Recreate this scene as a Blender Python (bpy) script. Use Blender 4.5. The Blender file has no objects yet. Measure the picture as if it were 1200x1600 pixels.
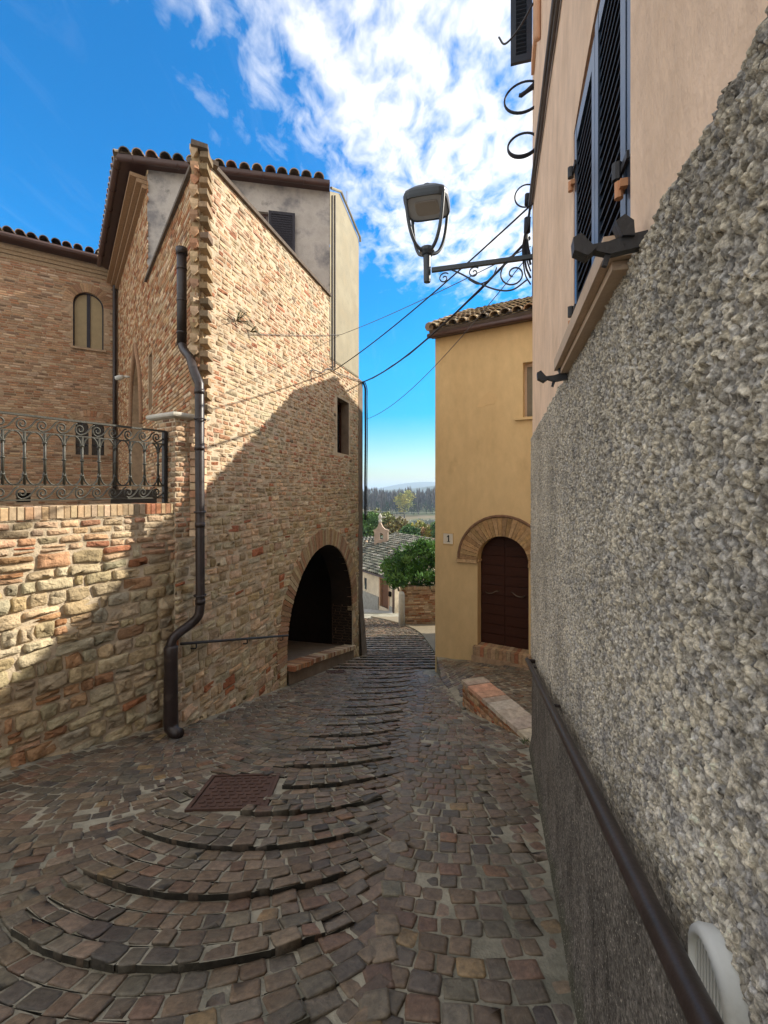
import bpy, bmesh, math, random
import numpy as np
from mathutils import Vector, noise as mnoise
from mathutils.geometry import tessellate_polygon
R = random.Random(7)
C = bpy.context.scene.collection
sc = bpy.context.scene
rad = math.radians

# ------------------------------------------------------------------ camera, sky, sun, exposure
CAMZ = 1.6                      # eye height above the street at the camera
F_PX, CX, HY = 700.0, 600.0, 765.0
cam_d = bpy.data.cameras.new('camera')
cam = bpy.data.objects.new('camera', cam_d); C.objects.link(cam)
cam.location = (0, 0, CAMZ); cam.rotation_euler = (rad(90), 0, 0)
cam_d.sensor_fit = 'AUTO'; cam_d.sensor_width = 36
cam_d.lens = F_PX / 1600 * 36
cam_d.shift_y = -(800 - HY) / 1600
cam_d.clip_start = 0.02; cam_d.clip_end = 12000
sc.camera = cam

SUN = Vector((1.0, 0.40, 0.63)).normalized()      # direction towards the sun
SUN_EL = math.asin(SUN.z); SUN_AZ = math.atan2(SUN.x, SUN.y)
sd = bpy.data.lights.new('sun', 'SUN'); sd.energy = 5.0; sd.angle = rad(0.55); sd.color = (1.0, 0.925, 0.79)
so = bpy.data.objects.new('sun', sd); C.objects.link(so)
so.rotation_euler = (-SUN).to_track_quat('-Z', 'Y').to_euler(); so.location = (20, 8, 20)

sc.view_settings.view_transform = 'Standard'; sc.view_settings.look = 'None'
sc.view_settings.gamma = 1.0; sc.view_settings.exposure = 0.68
sc.cycles.max_bounces = 8; sc.cycles.diffuse_bounces = 5; sc.cycles.transparent_max_bounces = 16
sc.cycles.volume_bounces = 0; sc.cycles.caustics_reflective = False; sc.cycles.caustics_refractive = False

def make_world():
    w = bpy.data.worlds.new('World'); sc.world = w; w.use_nodes = True
    nt = w.node_tree; N = nt.nodes; L = nt.links
    for n in list(N): N.remove(n)
    def node(t, **k):
        n = N.new(t)
        for a, b in k.items(): setattr(n, a, b)
        return n
    def mth(op, a, b=None, c=None, clamp=False):
        n = node('ShaderNodeMath', operation=op); n.use_clamp = clamp
        for i, v in enumerate((a, b, c)):
            if v is None: continue
            if isinstance(v, (int, float)): n.inputs[i].default_value = v
            else: L.new(v, n.inputs[i])
        return n.outputs[0]
    out = node('ShaderNodeOutputWorld'); bg = node('ShaderNodeBackground'); bg.inputs[1].default_value = 0.12
    sky = node('ShaderNodeTexSky', sky_type='NISHITA'); sky.sun_disc = False
    sky.sun_elevation = SUN_EL; sky.sun_rotation = SUN_AZ
    sky.air_density = 1.0; sky.dust_density = 0.3; sky.ozone_density = 2.5; sky.altitude = 200
    hs = node('ShaderNodeHueSaturation'); hs.inputs['Saturation'].default_value = 1.85; hs.inputs['Value'].default_value = 1.45
    L.new(sky.outputs[0], hs.inputs['Color'])
    tc = node('ShaderNodeTexCoord'); sep = node('ShaderNodeSeparateXYZ'); L.new(tc.outputs['Generated'], sep.inputs[0])
    zz = mth('MAXIMUM', sep.outputs[2], 0.04)
    qx = mth('DIVIDE', sep.outputs[0], zz); qy = mth('DIVIDE', sep.outputs[1], zz)
    comb = node('ShaderNodeCombineXYZ'); L.new(qx, comb.inputs[0]); L.new(qy, comb.inputs[1])
    def nz(scale, detail, rough, dist=0.0, rot=0.0, sx=1.0, sy=1.0):
        mp = node('ShaderNodeMapping'); mp.inputs['Rotation'].default_value = (0, 0, rot); mp.inputs['Scale'].default_value = (sx, sy, 1)
        L.new(comb.outputs[0], mp.inputs[0])
        n = node('ShaderNodeTexNoise'); n.inputs['Scale'].default_value = scale; n.inputs['Detail'].default_value = detail
        n.inputs['Roughness'].default_value = rough; n.inputs['Distortion'].default_value = dist
        L.new(mp.outputs[0], n.inputs['Vector']); return n.outputs[0]
    # the cloud sheet: its western edge curves away, its far edge stops short of the horizon
    wob = mth('MULTIPLY', mth('SUBTRACT', nz(1.6, 3, .6), 0.5), 0.55)
    edge = mth('SUBTRACT', mth('ADD', qx, wob), mth('SUBTRACT', mth('MULTIPLY', mth('DIVIDE', 1.0, mth('MAXIMUM', qy, .3)), -0.50), -0.02))
    m1 = mth('MULTIPLY_ADD', edge, 1.7, 0.42, clamp=True)
    m2 = mth('MULTIPLY_ADD', mth('SUBTRACT', mth('ADD', mth('MULTIPLY', qx, 0.35), 2.35), mth('ADD', qy, mth('MULTIPLY', wob, 1.2))), 1.5, 0.2, clamp=True)
    mask = mth('MULTIPLY', m1, m2)
    cells = nz(15.0, 4, .55, .35, rad(48), 1.0, .62)
    streak = nz(3.4, 6, .62, .7, rad(-30), 1.7, .8)
    dens = mth('ADD', mth('MULTIPLY', cells, 1.20), mth('MULTIPLY', streak, 0.50))
    cl = mth('MULTIPLY_ADD', mth('SUBTRACT', mth('ADD', dens, mth('MULTIPLY', mask, 0.56)), 1.10), 1.9, 0.0, clamp=True)
    cl = mth('MULTIPLY', cl, mask)
    # unseen cloud added overhead, behind and left of the view to whiten ambient light
    rest = mth('MAXIMUM', mth('MULTIPLY_ADD', qy, -1.1, 0.62, clamp=True), mth('MULTIPLY', mth('SUBTRACT', mth('MULTIPLY', qx, -1.0), mth('MULTIPLY_ADD', qy, 1.05, .08)), 1.5, clamp=True))
    cl = mth('MAXIMUM', cl, mth('MULTIPLY', rest, mth('MULTIPLY_ADD', dens, 1.4, -.25, clamp=True)))
    wisp = mth('MULTIPLY', mth('MULTIPLY_ADD', mth('SUBTRACT', nz(2.2, 6, .65, .8, rad(20), 3.0, .5), 0.56), 1.6, 0.0, clamp=True), 0.10)
    cl = mth('MAXIMUM', mth('MULTIPLY', cl, 0.97), wisp)
    mix = node('ShaderNodeMix', data_type='RGBA'); L.new(cl, mix.inputs[0])
    hz = node('ShaderNodeVectorMath', operation='SCALE'); L.new(hs.outputs[0], hz.inputs[0]); L.new(mth('MULTIPLY_ADD', sep.outputs[2], 1.9, .50, clamp=True), hz.inputs['Scale'])
    L.new(hz.outputs[0], mix.inputs[6]); mix.inputs[7].default_value = (8.1, 7.8, 7.35, 1)
    L.new(mix.outputs[2], bg.inputs[0]); L.new(bg.outputs[0], out.inputs[0])
make_world()

# ------------------------------------------------------------------ helpers
WLOC = {}
class MB:
    def __init__(s): s.v = []; s.f = []; s.c = []; s.m = []; s.col = (1, 1, 1); s.mi = 0
    def add(s, vs, fs, col=None):
        o = len(s.v); s.v.extend(vs); c = col or s.col
        s.c.extend([c] * len(vs))
        for f in fs: s.f.append([i + o for i in f]); s.m.append(s.mi)
    def hexa(s, p, col=None):   # 8 points: bottom 0-3 (ccw), top 4-7
        s.add(p, [(3, 2, 1, 0), (4, 5, 6, 7), (0, 1, 5, 4), (1, 2, 6, 5), (2, 3, 7, 6), (3, 0, 4, 7)], col)
    def box(s, a, b, F=None, col=None):
        (x0, y0, z0), (x1, y1, z1) = a, b
        p = [(x0, y0, z0), (x1, y0, z0), (x1, y1, z0), (x0, y1, z0), (x0, y0, z1), (x1, y0, z1), (x1, y1, z1), (x0, y1, z1)]
        if F: p = [F(*q) for q in p]
        s.hexa(p, col)
    def tube(s, pts, r, n=8, col=None, cap=True, flat=None):
        pts = [Vector(p) for p in pts]; rs = r if isinstance(r, (list, tuple)) else [r] * len(pts)
        vs = []; fs = []; prev = None
        for i, p in enumerate(pts):
            t = (pts[min(i + 1, len(pts) - 1)] - pts[max(i - 1, 0)])
            if t.length < 1e-9: t = Vector((0, 0, 1))
            t.normalize()
            if prev is None:
                a = Vector((0, 0, 1)) if abs(t.z) < .9 else Vector((1, 0, 0))
                u = t.cross(a).normalized()
            else:
                u = (prev - t * prev.dot(t))
                u = u.normalized() if u.length > 1e-6 else t.orthogonal().normalized()
            prev = u; w = t.cross(u)
            for k in range(n):
                a = 2 * math.pi * k / n
                vs.append(tuple(p + (u * math.cos(a) + w * math.sin(a)) * rs[i]))
        for i in range(len(pts) - 1):
            for k in range(n):
                a = i * n + k; b = i * n + (k + 1) % n
                fs.append((a, b, b + n, a + n))
        if cap:
            fs.append(tuple(range(n - 1, -1, -1))); fs.append(tuple(range((len(pts) - 1) * n, len(pts) * n)))
        s.add(vs, fs, col)
    def prism(s, poly, F, n0, n1, col=None):   # poly in (u,z), F(u,n,z)
        k = len(poly)
        vs = [F(u, n0, z) for u, z in poly] + [F(u, n1, z) for u, z in poly]
        fs = [tuple(range(k - 1, -1, -1)), tuple(range(k, 2 * k))]
        for i in range(k):
            j = (i + 1) % k; fs.append((i, j, j + k, i + k))
        s.add(vs, fs, col)
    def sheet(s, outer, holes, F, n=0.0, col=None):
        loops = [[Vector((u, z, 0)) for u, z in l] for l in [outer] + holes]
        tri = tessellate_polygon(loops)
        flat = [p for l in [outer] + holes for p in l]
        s.add([F(u, n, z) for u, z in flat], [tuple(t) for t in tri], col)
    def build(s, name, mats, parent=None, smooth=False, kind=None):
        me = bpy.data.meshes.new(name)
        V = np.array(s.v, dtype=np.float64).reshape(-1, 3)
        if parent is not None: org = np.array(WLOC[parent.name])
        else:
            org = np.array([(V[:, 0].min() + V[:, 0].max()) / 2, (V[:, 1].min() + V[:, 1].max()) / 2, V[:, 2].min()])
        me.from_pydata((V - org).tolist(), [], s.f)
        for m in (mats if isinstance(mats, (list, tuple)) else [mats]): me.materials.append(m)
        if max(s.m) > 0: me.polygons.foreach_set('material_index', s.m)
        a = me.color_attributes.new('tint', 'FLOAT_COLOR', 'POINT')
        cc = np.ones((len(s.c), 4), dtype=np.float32); cc[:, :3] = np.array(s.c, dtype=np.float32)
        a.data.foreach_set('color', cc.ravel())
        if smooth: me.polygons.foreach_set('use_smooth', [True] * len(me.polygons))
        me.update()
        o = bpy.data.objects.new(name, me); C.objects.link(o)
        if parent is not None:
            o.parent = parent; WLOC[o.name] = tuple(org)
        else:
            o.location = org; WLOC[o.name] = tuple(org)
        if kind: o['kind'] = kind
        return o
def fix_normals(o):
    bm = bmesh.new(); bm.from_mesh(o.data); bmesh.ops.recalc_face_normals(bm, faces=bm.faces); bm.to_mesh(o.data); bm.free(); return o
def tag(o, label, cat, group=None, kind=None):
    o['label'] = label; o['category'] = cat
    if group: o['group'] = group
    if kind: o['kind'] = kind
    return o
def thing(name, label, cat, loc, group=None):
    o = bpy.data.objects.new(name, None); C.objects.link(o); o.location = loc; o.empty_display_size = .2
    WLOC[o.name] = tuple(loc)
    return tag(o, label, cat, group)
def frame(ox, oy, dx, dy, side):
    """vertical plane frame: u along (dx,dy), n along the outward normal (side=+1: to the right of u, -1: left)"""
    l = math.hypot(dx, dy); dx /= l; dy /= l
    nx, ny = (dy * side, -dx * side)
    def F(u, n, z): return (ox + dx * u + nx * n, oy + dy * u + ny * n, z)
    F.o = (ox, oy); F.d = (dx, dy); F.nrm = (nx, ny)
    return F
def hit(F, px, py=None, n=0.0):
    """where the sight line through a photo pixel meets plane F -> (u, z)"""
    r = (px - CX) / F_PX; ox = F.o[0] + F.nrm[0] * n; oy = F.o[1] + F.nrm[1] * n
    u = (r * oy - ox) / (F.d[0] - r * F.d[1]); d = oy + F.d[1] * u
    return (u, CAMZ + (HY - (py if py is not None else HY)) / F_PX * d)
def at(px, py, d): return Vector(((px - CX) / F_PX * d, d, CAMZ + (HY - py) / F_PX * d))
def sag(a, b, s, n=14):
    a, b = Vector(a), Vector(b)
    return [a.lerp(b, i / n) - Vector((0, 0, s * 4 * (i / n) * (1 - i / n))) for i in range(n + 1)]
def smoothp(pts, n=6):   # Catmull-Rom
    P = [Vector(p) for p in pts]; P = [P[0] * 2 - P[1]] + P + [P[-1] * 2 - P[-2]]; out = []
    for i in range(1, len(P) - 2):
        for k in range(n):
            t = k / n
            out.append(.5 * ((2 * P[i]) + (P[i + 1] - P[i - 1]) * t + (2 * P[i - 1] - 5 * P[i] + 4 * P[i + 1] - P[i + 2]) * t * t + (3 * P[i] - P[i - 1] - 3 * P[i + 1] + P[i + 2]) * t ** 3))
    out.append(P[-2]); return out

def mk(name, col=(.5, .5, .5), rough=.9, var=.3, scale=5, bump=.25, bscale=60, attr=False, spec=.3, metal=0.0, col2=None, scale2=1.2, lo2=.45, hi2=.65, stretch=(1, 1, 1), bdist=.01, col3=None, scale3=9, lo3=.6, hi3=.7):
    m = bpy.data.materials.new(name); m.use_nodes = True
    nt = m.node_tree; N = nt.nodes; L = nt.links; b = N['Principled BSDF']
    b.inputs['Roughness'].default_value = rough; b.inputs['Metallic'].default_value = metal
    b.inputs['Specular IOR Level'].default_value = spec
    tc = N.new('ShaderNodeTexCoord'); mp = N.new('ShaderNodeMapping'); mp.inputs['Scale'].default_value = stretch
    L.new(tc.outputs['Object'], mp.inputs[0])
    def nz(s, d=5, r=.6):
        n = N.new('ShaderNodeTexNoise'); n.inputs['Scale'].default_value = s; n.inputs['Detail'].default_value = d; n.inputs['Roughness'].default_value = r
        L.new(mp.outputs[0], n.inputs['Vector']); return n.outputs[0]
    if attr:
        a = N.new('ShaderNodeAttribute'); a.attribute_name = 'tint'; c = a.outputs['Color']
    else:
        a = N.new('ShaderNodeRGB'); a.outputs[0].default_value = (*col, 1); c = a.outputs[0]
    def blend(c, colr, s, lo, hi):
        mr = N.new('ShaderNodeMapRange'); mr.inputs[1].default_value = lo; mr.inputs[2].default_value = hi
        L.new(nz(s, 6, .65), mr.inputs[0])
        mx = N.new('ShaderNodeMix'); mx.data_type = 'RGBA'; L.new(mr.outputs[0], mx.inputs[0]); L.new(c, mx.inputs[6]); mx.inputs[7].default_value = (*colr, 1)
        return mx.outputs[2]
    if col2: c = blend(c, col2, scale2, lo2, hi2)
    if col3: c = blend(c, col3, scale3, lo3, hi3)
    if var:
        mr = N.new('ShaderNodeMapRange'); mr.inputs[1].default_value = .25; mr.inputs[2].default_value = .75
        mr.inputs[3].default_value = 1 - var; mr.inputs[4].default_value = 1 + var; L.new(nz(scale, 6, .65), mr.inputs[0])
        mx = N.new('ShaderNodeVectorMath'); mx.operation = 'SCALE'; L.new(c, mx.inputs[0]); L.new(mr.outputs[0], mx.inputs['Scale']); c = mx.outputs[0]
    L.new(c, b.inputs['Base Color'])
    if bump:
        bp = N.new('ShaderNodeBump'); bp.inputs['Strength'].default_value = bump; bp.inputs['Distance'].default_value = bdist
        L.new(nz(bscale, 5, .6), bp.inputs['Height']); L.new(bp.outputs[0], b.inputs['Normal'])
    return m

M = {}
M['brick'] = mk('brick_faces', attr=True, var=.28, scale=22, bump=.6, bscale=90, bdist=.006, spec=.15)
M['stone'] = mk('stone_faces', attr=True, var=.38, scale=14, bump=1.0, bscale=38, bdist=.022, spec=.15, col2=(.13, .105, .075), scale2=7, lo2=.62, hi2=.82)
M['mortar'] = mk('pale_mortar', (.54, .445, .32), var=.25, scale=9, bump=.9, bscale=55, bdist=.012, spec=.1, col2=(.30, .25, .18), scale2=1.5, lo2=.5, hi2=.8)
M['mortar_r'] = mk('brown_mortar', (.34, .24, .155), var=.3, scale=9, bump=.8, bscale=55, spec=.1)
M['dark_stone'] = mk('dark_weathered_stone', (.11, .085, .065), var=.4, scale=12, bump=.6, bscale=30)
M['plaster_grey'] = mk('weathered_grey_plaster', (.42, .38, .34), var=.2, scale=3, bump=.4, bscale=25, col2=(.17, .16, .16), scale2=1.5, lo2=.46, hi2=.62, col3=(.07, .07, .07), scale3=3.2, lo3=.60, hi3=.78)
M['plaster_beige'] = mk('beige_plaster', (.31, .275, .195), var=.2, scale=4, bump=.4, bscale=30, col2=(.27, .23, .155), scale2=2, lo2=.45, hi2=.7)
M['plaster_yellow'] = mk('yellow_ochre_plaster', (.61, .45, .235), var=.10, scale=6, bump=.35, bscale=70, bdist=.004, col2=(.55, .395, .20), scale2=.9, lo2=.42, hi2=.72, stretch=(1, 1, .5), col3=(.46, .325, .165), scale3=2.6, lo3=.62, hi3=.80)
M['plaster_patch'] = mk('pale_plaster_patch', (.60, .43, .22), var=.08, scale=6, bump=.3, bscale=60, bdist=.004)
M['plaster_pink'] = mk('pinkish_beige_plaster', (.76, .56, .405), var=.15, scale=7, bump=.7, bscale=26, bdist=.010, col2=(.64, .46, .32), scale2=2.2, lo2=.42, hi2=.70, stretch=(1, 1, .6), col3=(.60, .44, .31), scale3=5, lo3=.62, hi3=.85)
M['plaster_trim'] = mk('rose_plaster_reveal', (.70, .44, .30), var=.08, scale=6, bump=.3, bscale=40)
M['strip'] = mk('brown_render', (.17, .13, .095), var=.3, scale=4, bump=.4, bscale=40)
M['tile'] = mk('clay_roof_tile', attr=True, var=.35, scale=9, bump=.5, bscale=60)
M['tile_under'] = mk('dark_tile_bed', (.09, .07, .055), var=.3)
M['gutter'] = mk('dark_brown_gutter', (.060, .028, .022), rough=.4, var=.2, bump=.05, spec=.5)
M['pipe'] = mk('dark_brown_painted_pipe', (.026, .017, .015), rough=.42, var=.45, scale=9, bump=.35, bscale=45, bdist=.003, spec=.45, col2=(.06, .045, .038), scale2=6, lo2=.58, hi2=.75)
M['iron'] = mk('black_wrought_iron', (.018, .018, .020), rough=.5, var=.3, scale=20, bump=.2, bscale=80, spec=.5)
M['iron_grey'] = mk('weathered_green_grey_iron', (.040, .038, .028), rough=.48, var=.35, scale=25, bump=.3, bscale=90, spec=.5)
M['lamp'] = mk('dark_slate_lamp_paint', (.030, .042, .055), rough=.45, var=.15, bump=.05, spec=.5)
M['lamp_panel'] = mk('pale_lamp_panel', (.40, .46, .54), rough=.5, var=.1, bump=0)
M['cable'] = mk('black_cable', (.016, .018, .028), rough=.6, var=.2, bump=0, spec=.3)
M['cable_grey'] = mk('grey_cable', (.11, .10, .10), rough=.6, var=.2, bump=0)
M['shutter'] = mk('navy_painted_louvre', (.016, .028, .048), rough=.32, var=.15, bump=.06, bscale=40, spec=.6)
M['louvre'] = mk('dull_navy_louvre', (.010, .016, .026), rough=.6, var=.2, bump=.05, spec=.25)
M['shutter_dark'] = mk('dark_painted_shutter', (.020, .017, .024), rough=.5, var=.2, bump=.1)
M['wood_door'] = mk('dark_red_brown_wood', (.040, .0125, .006), rough=.6, var=.35, scale=8, bump=.2, bscale=40, stretch=(.6, .6, 6), spec=.2)
M['wood_brown'] = mk('brown_wood', (.14, .065, .035), rough=.6, var=.3, scale=8, bump=.2, stretch=(6, 6, .6))
M['tan_shutter'] = mk('tan_painted_shutter', (.29, .22, .12), rough=.6, var=.12, bump=.1)
M['brass'] = mk('dull_brass', (.15, .12, .09), rough=.5, metal=.9, var=.1, bump=0)
M['copper'] = mk('terracotta_painted_hinge', (.50, .24, .12), rough=.6, var=.15, bump=.1)
M['glass'] = mk('dark_window_glass', (.012, .015, .02), rough=.12, var=0, bump=0, spec=.6)
M['black'] = mk('dark_recess', (.012, .010, .008), rough=1, var=.2, bump=0, spec=0)
M['white_plastic'] = mk('white_plastic', (.52, .52, .48), rough=.5, var=.12, scale=14, bump=.1, spec=.35, col2=(.36, .35, .31), scale2=9, lo2=.56, hi2=.75)
M['white_plate'] = mk('white_enamel_plate', (.62, .58, .48), rough=.35, var=.05, bump=0, spec=.5)
M['ink'] = mk('black_enamel', (.01, .01, .01), rough=.4, var=0, bump=0)
M['sill'] = mk('beige_stone_sill', (.48, .36, .26), rough=.8, var=.12, bump=.3)
M['cap'] = mk('pale_stone_cap', (.46, .43, .37), rough=.8, var=.2, scale=8, bump=.4)
M['setts'] = mk('porphyry_setts', attr=True, rough=.55, var=.5, scale=30, bump=.8, bscale=60, bdist=.006, spec=.45, col2=(.10, .092, .068), scale2=2.0, lo2=.5, hi2=.75)
M['dark_brick'] = mk('shade_dark_passage_brick', (.022, .015, .010), var=.35, scale=8, bump=.6, bscale=30)  # near-black colour carries the shade inside the passage
M['bed'] = mk('sett_joint_mortar', (.32, .295, .225), rough=.9, var=.35, scale=7, bump=.8, bscale=50, bdist=.01, col2=(.12, .115, .085), scale2=1.1, lo2=.45, hi2=.66, col3=(.06, .068, .032), scale3=3.0, lo3=.62, hi3=.76)
M['cover'] = mk('rusty_iron_cover', (.085, .045, .032), rough=.7, var=.3, scale=12, bump=.3, spec=.4)
M['concrete'] = mk('pale_concrete', (.33, .32, .29), var=.25, scale=5, bump=.5, bscale=40)
M['roughcast'] = mk('roughcast_render', attr=True, rough=.95, var=.50, scale=170, bump=1.0, bscale=240, bdist=.006, spec=.1, col2=(.62, .56, .46), scale2=95, lo2=.60, hi2=.70, col3=(.035, .028, .022), scale3=70, lo3=.60, hi3=.70)
M['earth'] = mk('dry_earth', (.21, .17, .11), var=.3, scale=.6, bump=.5)
M['far_land'] = mk('valley_grass_and_scrub', (.10, .115, .045), var=.4, scale=.05, bump=.3, bscale=1.5, bdist=.3, col2=(.17, .135, .075), scale2=.014, lo2=.47, hi2=.55)
M['field'] = mk('ploughed_field', (.19, .145, .085), var=.3, scale=.2, bump=.4, bscale=2, bdist=.2)
M['leaf'] = mk('leaves', attr=True, rough=.55, var=.25, scale=1.5, bump=0, spec=.35)
M['bark'] = mk('bark', (.07, .055, .04), var=.3, bump=.5, bscale=20)
M['hill'] = mk('far_hills', (.075, .09, .055), var=.35, scale=.006, bump=.5, bscale=.02, bdist=6)
M['old_wall'] = mk('old_white_render', (.66, .56, .42), var=.2, scale=2, bump=.3, col2=(.33, .27, .19), scale2=.7, lo2=.5, hi2=.7)

def pick(pal):
    t = R.random() * sum(p[0] for p in pal)
    for p in pal:
        t -= p[0]
        if t <= 0: break
    k = R.uniform(.76, 1.22); c = p[1]
    return (c[0] * k * R.uniform(.96, 1.04), c[1] * k, c[2] * k * R.uniform(.93, 1.07))
PAL_TAN = [(5, (.50, .35, .22)), (4, (.54, .405, .265)), (3, (.47, .30, .19)), (1.2, (.43, .235, .145)), (.5, (.37, .16, .09)), (1.5, (.40, .31, .20)), (.6, (.27, .205, .14))]
PAL_STONE = [(5, (.46, .37, .235)), (4, (.50, .42, .28)), (3, (.42, .32, .185)), (2, (.40, .345, .24)), (.5, (.36, .16, .085)), (.6, (.42, .25, .14))]
PAL_RED = [(5, (.36, .185, .095)), (4, (.40, .235, .125)), (3, (.33, .145, .07)), (3, (.43, .29, .165)), (1.3, (.22, .13, .08)), (1, (.29, .10, .05))]
PAL_BROWN = [(5, (.33, .195, .115)), (4, (.38, .25, .155)), (3, (.29, .145, .08)), (2, (.42, .30, .20)), (1.5, (.20, .125, .08))]

def stone(mb, F, u, z, a, b, dep, col, fine, rough=0.0, n0=0.0):
    """one stone or brick: rounded outline, bevelled face, standing dep proud of the mortar"""
    a = max(a, .006); b = max(b, .006); mn = min(a, b)
    if fine == 0:
        j = mn * .12; e = min(.006, mn * .3)
        q = [(-a + R.uniform(-j, j), -b + R.uniform(-j, j)), (a + R.uniform(-j, j), -b + R.uniform(-j, j)), (a + R.uniform(-j, j), b + R.uniform(-j, j)), (-a + R.uniform(-j, j), b + R.uniform(-j, j))]
        vs = [F(u + x, n0 - .008, z + y) for x, y in q] + [F(u + x * (1 - e / a), n0 + dep, z + y * (1 - e / b)) for x, y in q]
        mb.add(vs, [(4, 5, 6, 7), (0, 1, 5, 4), (1, 2, 6, 5), (2, 3, 7, 6), (3, 0, 4, 7)], col); return
    c = mn * R.uniform(.08, .42) if fine > 1 else mn * R.uniform(.06, .26)
    q = [(-a + c, -b), (0, -b), (a - c, -b), (a, -b + c), (a, 0), (a, b - c), (a - c, b), (0, b), (-a + c, b), (-a, b - c), (-a, 0), (-a, -b + c)]
    j = mn * (.17 if fine > 1 else .10)
    q = [(x + R.uniform(-j, j), y + R.uniform(-j, j)) for x, y in q]
    sh = R.uniform(-.06, .06)
    q = [(x, y + x * sh) for x, y in q]
    rings = ((0, -.010), (.003, .6), (.008, .95), (.03, 1.0)) if fine == 1 else ((0, -.015), (.003, .45), (.009, .88), (.024, 1.0), (.055, 1.03))
    n = 12; vs = []; tu, tz = R.uniform(-.15, .15) * rough, R.uniform(-.2, .12) * rough
    s0 = R.random() * 50
    for ins, d in rings:
        k = max(.12, 1 - ins / mn)
        for x, y in q:
            nd = n0 + (d * dep if d > 0 else d)
            if d > .4: nd += x * tu + y * tz + rough * (.016 * mnoise.noise((s0 + x * 16, y * 16, s0)) + .008 * mnoise.noise((s0 + x * 45, y * 45, s0)))
            vs.append(F(u + x * k, nd, z + y * k))
    nd = n0 + dep * 1.03 + rough * .012 * R.uniform(-1, 1); vs.append(F(u, nd, z))
    fs = []
    for r in range(len(rings) - 1):
        for i in range(n):
            fs.append((r * n + i, r * n + (i + 1) % n, (r + 1) * n + (i + 1) % n, (r + 1) * n + i))
    l = (len(rings) - 1) * n
    for i in range(n): fs.append((l + i, l + (i + 1) % n, len(vs) - 1))
    mb.add(vs, fs, col)

def masonry(F, u0, u1, z0, z1, rows, inside, fine=1, wob=.012, parent=None, name='brickwork', mat=None, n0=0.0):
    """coursed masonry as one mesh; rows(z) -> (course height, min length, max length, gap, proud, palette, rough, split)"""
    mb = MB(); z = z0; k = 0
    while z < z1 - .012:
        h, l0, l1, gap, dep, pal, rough, split = rows(z); h = min(h, z1 - z)
        u = u0 + (R.uniform(-l1, 0))
        while u < u1:
            l = R.uniform(l0, l1) * (1 if R.random() > .18 else .55)
            a0, a1 = max(u, u0), min(u + l, u1); u += l
            if a1 - a0 < .03: continue
            uc, zc = (a0 + a1) / 2, z + h / 2
            wz = wob * 2 * mnoise.noise((uc * 1.1, zc * 1.3, 3.3 + u0))
            gp = gap * R.uniform(.7, 1.4)
            parts = [(uc, zc, (a1 - a0) / 2, h / 2)]
            if split and R.random() < split: parts = [(uc, z + h * .25, (a1 - a0) / 2, h / 4), (uc, z + h * .75, (a1 - a0) / 2, h / 4)]
            for (pu, pz, pa, pb) in parts:
                if not inside(pu, pz + wz, pa, pb): continue
                p = pal if not callable(pal) else pal(pu, pz)
                if len(parts) > 1 and fine > 1: p = PAL_TAN + PAL_RED[:2]
                stone(mb, F, pu, pz + wz, pa - gp / 2, pb - gp / 2, dep * R.uniform(.6, 1.3), pick(p), fine, rough, n0)
        z += h; k += 1
    return mb.build(name, mat or M['brick'], parent, smooth=fine > 0)

def tiles(name, O, ud, vd, width, length, pitch=.2, seg=.36, parent=None, pal=None, r=.085, bed=True, detail=7, keep=None):
    """barrel-tile roof slope: O eave corner, ud along the eave, vd up the slope"""
    O, ud, vd = Vector(O), Vector(ud).normalized(), Vector(vd).normalized(); nn = ud.cross(vd).normalized()
    if nn.z < 0: nn = -nn
    mb = MB(); nc = int(width / pitch); ns = int(length / seg) + 1
    pal = pal or [(4, (.40, .29, .18)), (3, (.33, .24, .16)), (2, (.27, .21, .15)), (1.5, (.38, .21, .12)), (1, (.16, .13, .10))]
    for c in range(nc):
        for s_ in range(ns):
            a0 = s_ * seg - .02; a1 = min(a0 + seg + .06, length + .02)
            if a1 - a0 < .05: continue
            if keep and not keep(O + ud * ((c + .5) * pitch) + vd * ((a0 + a1) / 2)): continue
            uc = (c + .5) * pitch + R.uniform(-.012, .012); sk = R.uniform(-.012, .012); col = pick(pal)
            vs = []
            lift0 = .055 + R.uniform(0, .012); lift1 = .018
            for e, (a, rr, li) in enumerate(((a0, r * 1.08, lift0), (a1, r * .86, lift1))):
                for k in range(detail):
                    t = math.pi * k / (detail - 1)
                    vs.append(tuple(O + ud * (uc + sk * e + rr * math.cos(t)) + vd * a + nn * (li + rr * math.sin(t) * .95)))
            for k in range(detail):   # thickness at the lower lip
                t = math.pi * k / (detail - 1); rr = r * 1.08 - .018
                vs.append(tuple(O + ud * (uc + rr * math.cos(t)) + vd * (a0) + nn * (lift0 + rr * math.sin(t) * .95)))
            fs = [(k, k + 1, detail + k + 1, detail + k) for k in range(detail - 1)] + [(k + 1, k, 2 * detail + k, 2 * detail + k + 1) for k in range(detail - 1)]
            mb.add(vs, fs, col)
    if bed:
        mb.mi = 1
        p = [O, O + ud * width, O + ud * width + vd * length, O + vd * length]
        mb.hexa([tuple(q - nn * .05) for q in p] + [tuple(q + nn * .012) for q in p], (1, 1, 1))
    return mb.build(name, [M['tile'], M['tile_under']], parent, smooth=False)

def arc(cu, cz, r, a0, a1, n): return [(cu + r * math.cos(a0 + (a1 - a0) * i / n), cz + r * math.sin(a0 + (a1 - a0) * i / n)) for i in range(n + 1)]
def gz(Y):
    if Y < 13: return -.24 * Y
    if Y < 36: return -3.12 - .2 * (Y - 13)
    return -7.72
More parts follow.
